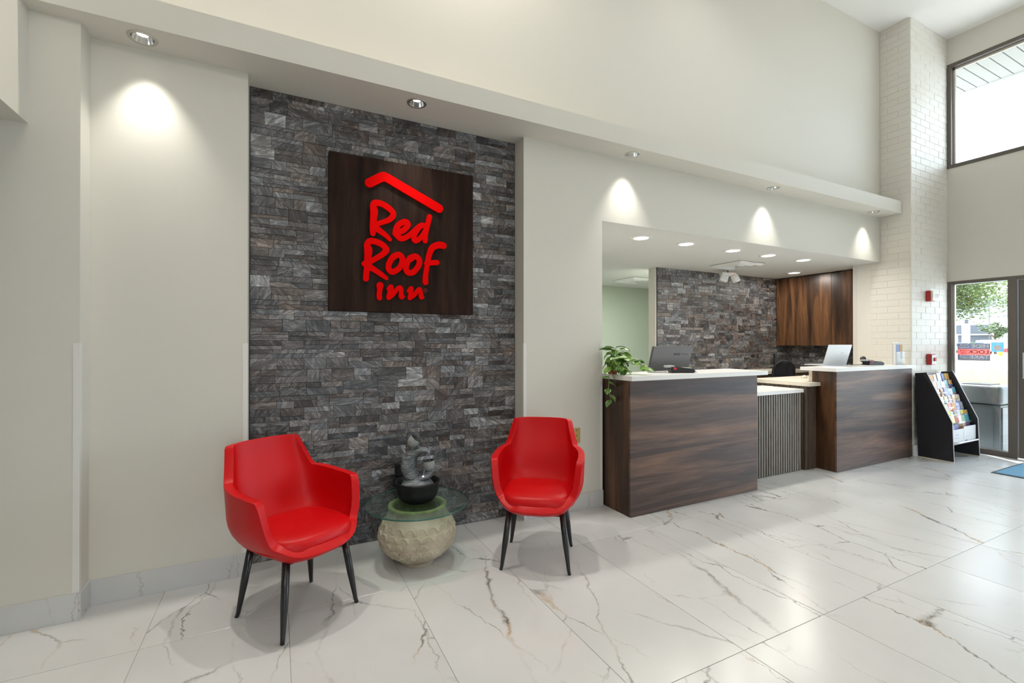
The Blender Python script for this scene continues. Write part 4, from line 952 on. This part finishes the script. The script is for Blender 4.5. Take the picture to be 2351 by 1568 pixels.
pg = mesh(bx(-.042, .042, -.006, .004, 0, .150), 'pages')
for k, row in enumerate(plan):
    z, y = tiers[k]; n_ = len(row); stp = (WR - .05) / n_
    for i, c_ in enumerate(row):
        x = .040 + stp * (i + .5); hgt = 1.0 if k else 1.25
        b_ = thing('leaflet', '%s leaflet, %s from the desk side in the %s rack tier' % (c_, on[i], tn[k]), 'leaflet', (RX0 + x, 2.42 + y + .022, z + .0005), R(rb.uniform(-6, 6)), 'leaflets in the brochure rack')
        b_.rotation_euler.x = R(-12); b_.scale = (1.06, 1, hgt * rb.uniform(.9, 1.02))
        po = link('pages', pg, cm['white'], b_); po.material_slots[0].link = 'OBJECT'; po.material_slots[0].material = cm[c_]
        r2 = rb.choice(list(cols)); h1 = rb.uniform(.04, .085) if k else .12
        obj('cover_print', bx(-.038, .038, -.0075, -.006, .145 - h1, .145), cm[r2], b_)
        obj('title_bar', bx(-.032, rb.uniform(.0, .03), -.0080, -.006, .145 - h1 - .018, .145 - h1 - .008), cm[rb.choice(['deep blue', 'white', 'red', 'grey'])], b_)
for i, (x0, x1, lab) in enumerate(((.03, .33, 'wide white printed card at the foot of the rack, nearer the desk'), (.335, WR - .015, 'wide white printed card at the foot of the rack, nearer the glass'))):
    b_ = thing('header_leaflet', lab, 'leaflet', (RX0 + x0, 2.42 + .042, .207), 0, 'cards at the foot of the rack')
    obj('card', bx(0, x1 - x0, 0, .004, 0, .155 + .02 * i), M['paper'], b_)
    obj('print_line', bx(.06, .18, -.001, 0, .055, .060), M['greypaper'], b_); obj('print_patch', bx(.10, .16, -.001, 0, .085, .10), cm['pale blue'], b_)
    obj('print_patch', bx(.03, .09, -.001, 0, .006, .018), cm['deep blue' if i else 'pink'], b_)
# floor mat
mt = thing('floor_mat', 'blue carpet entrance mat with dark rubber edge by the door', 'mat', (6.69, .55, 0))
obj('border', pm([(0, 0), (.93, 0), (.93, 1.53), (0, 1.53)], 'z', .0, .006), M['matedge'], mt); obj('pile', bx(.022, .908, .022, 1.508, .006, .010), M['mat'], mt)
fs = tag(obj('floor_cable_cover', bx(-.09, .09, -.006, .006, 0, .004), M['groove'], loc=(7.33, 2.55, 0), rot=(0, 0, R(-28))), 'thin dark strip lying on the floor under the brochure rack', 'strip')

# ---------------------------------------------------------------- stickers on the glass
def sticker(name, label, cat, loc):
    return thing(name, label, cat, loc)
film_dark = glassy('film_dark', (.35, .37, .42), .2, 1.3, (.88, (.25, .26, .30), 1)); film_red = glassy('film_red', (.95, .3, .28), .2, 1.3, (.88, (.80, .30, .28), 1))
film_white = plain('film_white', (.9, .9, .9), .5, emit=None); lock_grey = plain('lock_grey', (.17, .09, .09), .6); film_blue = glassy('film_blue', (.3, .5, .9), .2, 1.3, (.88, (.24, .42, .78), 1))
gs = thing('window_sticker', 'black and red hide lock take warning sticker, reversed on the glass', 'sticker', (X_WIN + .0455, 2.584, 1.25))
rt = (R(90), 0, R(90))
for z0, z1, m_ in ((.036, .108, film_dark), (-.036, .036, film_red), (-.090, -.036, film_dark), (-.108, -.090, M['greypaper'])): obj('band', bx(0, .0008, -.154, .154, z0, z1), m_, gs)
xx = -.0012
for body, z, m_ in (('HIDE', .072, film_white), ('LOCK', 0, lock_grey), ('TAKE', -.063, film_white)): text('lettering', body, .062, (xx, -.142, z), rt, m_, gs, .0002, 'LEFT', 1.18, .0012)
for body, z, m_ in (('YOUR', .086, film_white), ('THINGS', .058, film_white), ('YOUR', .014, lock_grey), ('CAR', -.014, lock_grey), ('YOUR', -.051, film_white), ('KEYS', -.076, film_white)): text('lettering', body, .027, (xx, .092, z), rt, m_, gs, .0002, 'CENTER', 1.15, .0006)
bs = thing('window_sticker', 'blue square sticker with a white oval beside the warning sticker', 'sticker', (X_WIN + .0455, 2.367, 1.314))
obj('backing', bx(0, .0008, -.056, .056, -.058, .058), film_blue, bs)
bm = bmesh.new(); prism(bm, [(.036 * math.cos(2 * math.pi * k / 32), -.010 + .036 * math.sin(2 * math.pi * k / 32)) for k in range(32)], 'x', -.0012, -.0002); obj('oval', bm, film_white, bs)
obj('title_bar', bx(-.0012, -.0002, -.028, .028, .040, .046), film_white, bs)

# ---------------------------------------------------------------- outdoors
struct('ground', bx(X_WIN + .15, 130, -60, 90, -.25, -.10), M['asphalt'])
struct('sidewalk', bx(X_WIN + .15, 9.6, -6, 14, -.10, -.04), M['concrete'])
struct('lawn', bx(19, 34, -30, 60, -.10, -.03), M['grass']); struct('kerb', bx(18.8, 19, -30, 60, -.10, .0), M['concrete'])
struct('road', bx(42, 60, -30, 60, -.10, -.08), plain('road_grey', (.45, .45, .45), .9))
# eave over the upper window, with its panels
ev = struct('eave_soffit', bx(X_WIN + .15, 9.02, -6, 8, 5.065, 5.14), plain('eave_joint', (.12, .12, .115), .8))
for i in range(52):
    y0 = -2.2 + i * .125
    if y0 < 4.2: obj('panel', bx(X_WIN + .16, 9.0, y0 + .004, y0 + .121, 5.048, 5.066, bev=.003), M['eave'], ev)
obj('fascia_board', bx(9.0, 9.04, -6, 8, 5.02, 5.16), M['siding'], ev)
# grey litter bin outside the glass
bn = thing('litter_bin', 'large grey outdoor litter bin standing outside the glass', 'bin', (8.32, 2.68, -.04))
obj('body', bx(-.26, .26, -.28, .28, .02, .612, bev=.02), M['bin'], bn); ld_ = obj('lid', bx(-.262, .262, -.282, .282, .622, .86), M['bin'], bn, True); m = ld_.modifiers.new('b', 'BEVEL'); m.width = .045; m.segments = 6; m.harden_normals = True
obj('door_panel', bx(-.268, -.255, -.20, .20, .08, .58, bev=.012), M['bin'], bn); obj('base', bx(-.24, .24, -.26, .26, 0, .03), M['bin'], bn); obj('top_slot', bx(-.16, .16, -.14, .14, .855, .868, bev=.004), M['groove'], bn)
# house across the road
hs = thing('house', 'large pale house with grey garage doors far across the road', 'house', (95, 20, -.1))
obj('wall', bx(0, 14, 0, 22, 0, 5.4), M['siding'], hs)
obj('roof', pm([(-.6, 5.35), (7, 8.8), (14.6, 5.35)], 'y', -.6, 22.6), M['roofgrey'], hs)
for y0, y1, z0, z1, nm, m_ in ((9.4, 11.75, 2.9, 4.25, 'balcony_screen', 'greypanel'), (9.4, 11.75, .9, 2.7, 'garage_door', 'greypanel'), (12.8, 13.8, 2.9, 4.25, 'balcony_screen', 'greypanel'), (12.8, 13.2, .9, 2.7, 'garage_door', 'greypanel'),
                               (12.0, 12.4, 4.5, 5.1, 'window', 'darkglass'), (4.5, 5.7, 2.9, 4.2, 'window', 'darkglass'), (1.5, 2.7, 2.9, 4.2, 'window', 'darkglass'), (16, 17.5, 2.9, 4.2, 'window', 'darkglass')):
    obj(nm, bx(-.08, .05, y0, y1, z0, z1), M[m_], hs)
obj('balcony_ledge', bx(-.8, .0, 8.6, 14.5, 2.70, 2.84), M['white'], hs)
up = thing('utility_pole', 'thin utility pole before the pale house', 'pole', (92.6, 28.9, -.1)); obj('pole', tb([(0, 0, 0), (0, 0, 7.5)], .06, 8), M['roofgrey'], up); obj('crossarm', bx(-.05, .05, -.5, .5, 6.9, 7.0), M['roofgrey'], up)
# cars
def car(label, loc, mat, rz=R(90)):
    t = thing('parked_car', label, 'car', loc, rz, 'cars parked along the road')
    bm = bmesh.new(); prism(bm, [(-2.2, .35), (2.2, .35), (2.25, .75), (1.5, .95), (.9, 1.0), (-2.1, 1.0), (-2.25, .8)], 'y', -.85, .85); obj('body', bm, mat, t)
    bm = bmesh.new(); prism(bm, [(-2.05, 1.0), (.95, 1.0), (.35, 1.5), (-1.8, 1.55)], 'y', -.75, .75); cb = obj('cabin', bm, mat, t)
    for a, b in ((-1.85, -1.0), (-.9, -.1), (.0, .6)):
        for s in (-1, 1): obj('window', bx(a, b, s * .76 - .01, s * .76 + .01, 1.08, 1.42), M['darkglass'], cb)
    for x in (-1.4, 1.4):
        for s in (-1, 1): obj('wheel', tb([(x, s * .86 - .1, .33), (x, s * .86 + .02, .33)], .33, 18), M['tyre'], t, True)
    return t
car('white sports utility car parked across the road, dark side windows', (84, 26.6, -.1), M['carwhite'], R(35)).scale = (1.05, 1.05, 1.22)
car('grey car parked farther along from the white sports utility car', (86, 31.0, -.1), M['cargrey'], R(70))
car('red car parked nearest the door frame', (80, 21.3, -.1), M['carred'])
bo = thing('bollard', 'yellow bollard by the road near the red car', 'bollard', (76, 22.75, -.1)); obj('post', tb([(0, 0, 0), (0, 0, 1.5)], .20, 12), M['yellow'], bo, True); obj('cap', lt([(.2, 1.5), (.12, 1.6), (0, 1.62)], 12), M['yellow'], bo, True)
# trees
def tree(label, loc, h, crown, r, n, mat, sq=.7, seed=1, group=None):
    t = thing('tree', label, 'tree', loc, 0, group); rg_ = random.Random(seed)
    bm = bmesh.new(); tube(bm, [(0, 0, 0), (.1, .05, h * .4), (0, 0, h * .8)], [.16, .12, .05], 8)
    for k in range(7):
        a = rg_.uniform(0, 6.28); tube(bm, [(0, 0, h * rg_.uniform(.35, .55)), (crown * .7 * math.cos(a), crown * .7 * math.sin(a), h * rg_.uniform(.6, .85))], [.06, .02], 6)
    obj('trunk', bm, M['bark'], t, True)
    cl = [(rg_.gauss(0, crown * .5), rg_.gauss(0, crown * .5), h * .78 + rg_.gauss(0, crown * .28)) for _ in range(34)]; bm = bmesh.new()
    for i in range(n):
        c = rg_.choice(cl); p = Vector((c[0] + rg_.gauss(0, crown * .16), c[1] + rg_.gauss(0, crown * .16), c[2] + rg_.gauss(0, crown * .11)))
        d = Vector((rg_.gauss(0, 1), rg_.gauss(0, 1), rg_.gauss(0, .6))).normalized(); e = d.orthogonal().normalized(); s = r * rg_.uniform(.6, 1.3)
        vs = [bm.verts.new(p + d * s), bm.verts.new(p + e * s * .5 + Vector((0, 0, s * .1))), bm.verts.new(p - d * s), bm.verts.new(p - e * s * .5)]; bm.faces.new(vs)
    me = bpy.data.meshes.new('foliage'); bm.to_mesh(me); bm.free(); o = link('foliage', me, mat, t); o['kind'] = 'stuff'; return t
tree('leafy green tree overhanging the top of the glazed window', (19.5, 8.3, -.1), 4.7, 2.5, .050, 70000, M['leaf1'], seed=4)
tree('small bushy tree in front of the pale house', (86.5, 26.4, -.1), 4.2, 1.2, .16, 2500, M['leaf2'], seed=8)
for i, (x, y, l) in enumerate(((90, 24.2, 'low shrub beside the pale house wall'), (91, 29.6, 'low shrub before the grey garage doors'))):
    tree(l, (x, y, -.1), 1.5, .7, .12, 1200, M['leaf2'], seed=20 + i, group='shrubs before the house')
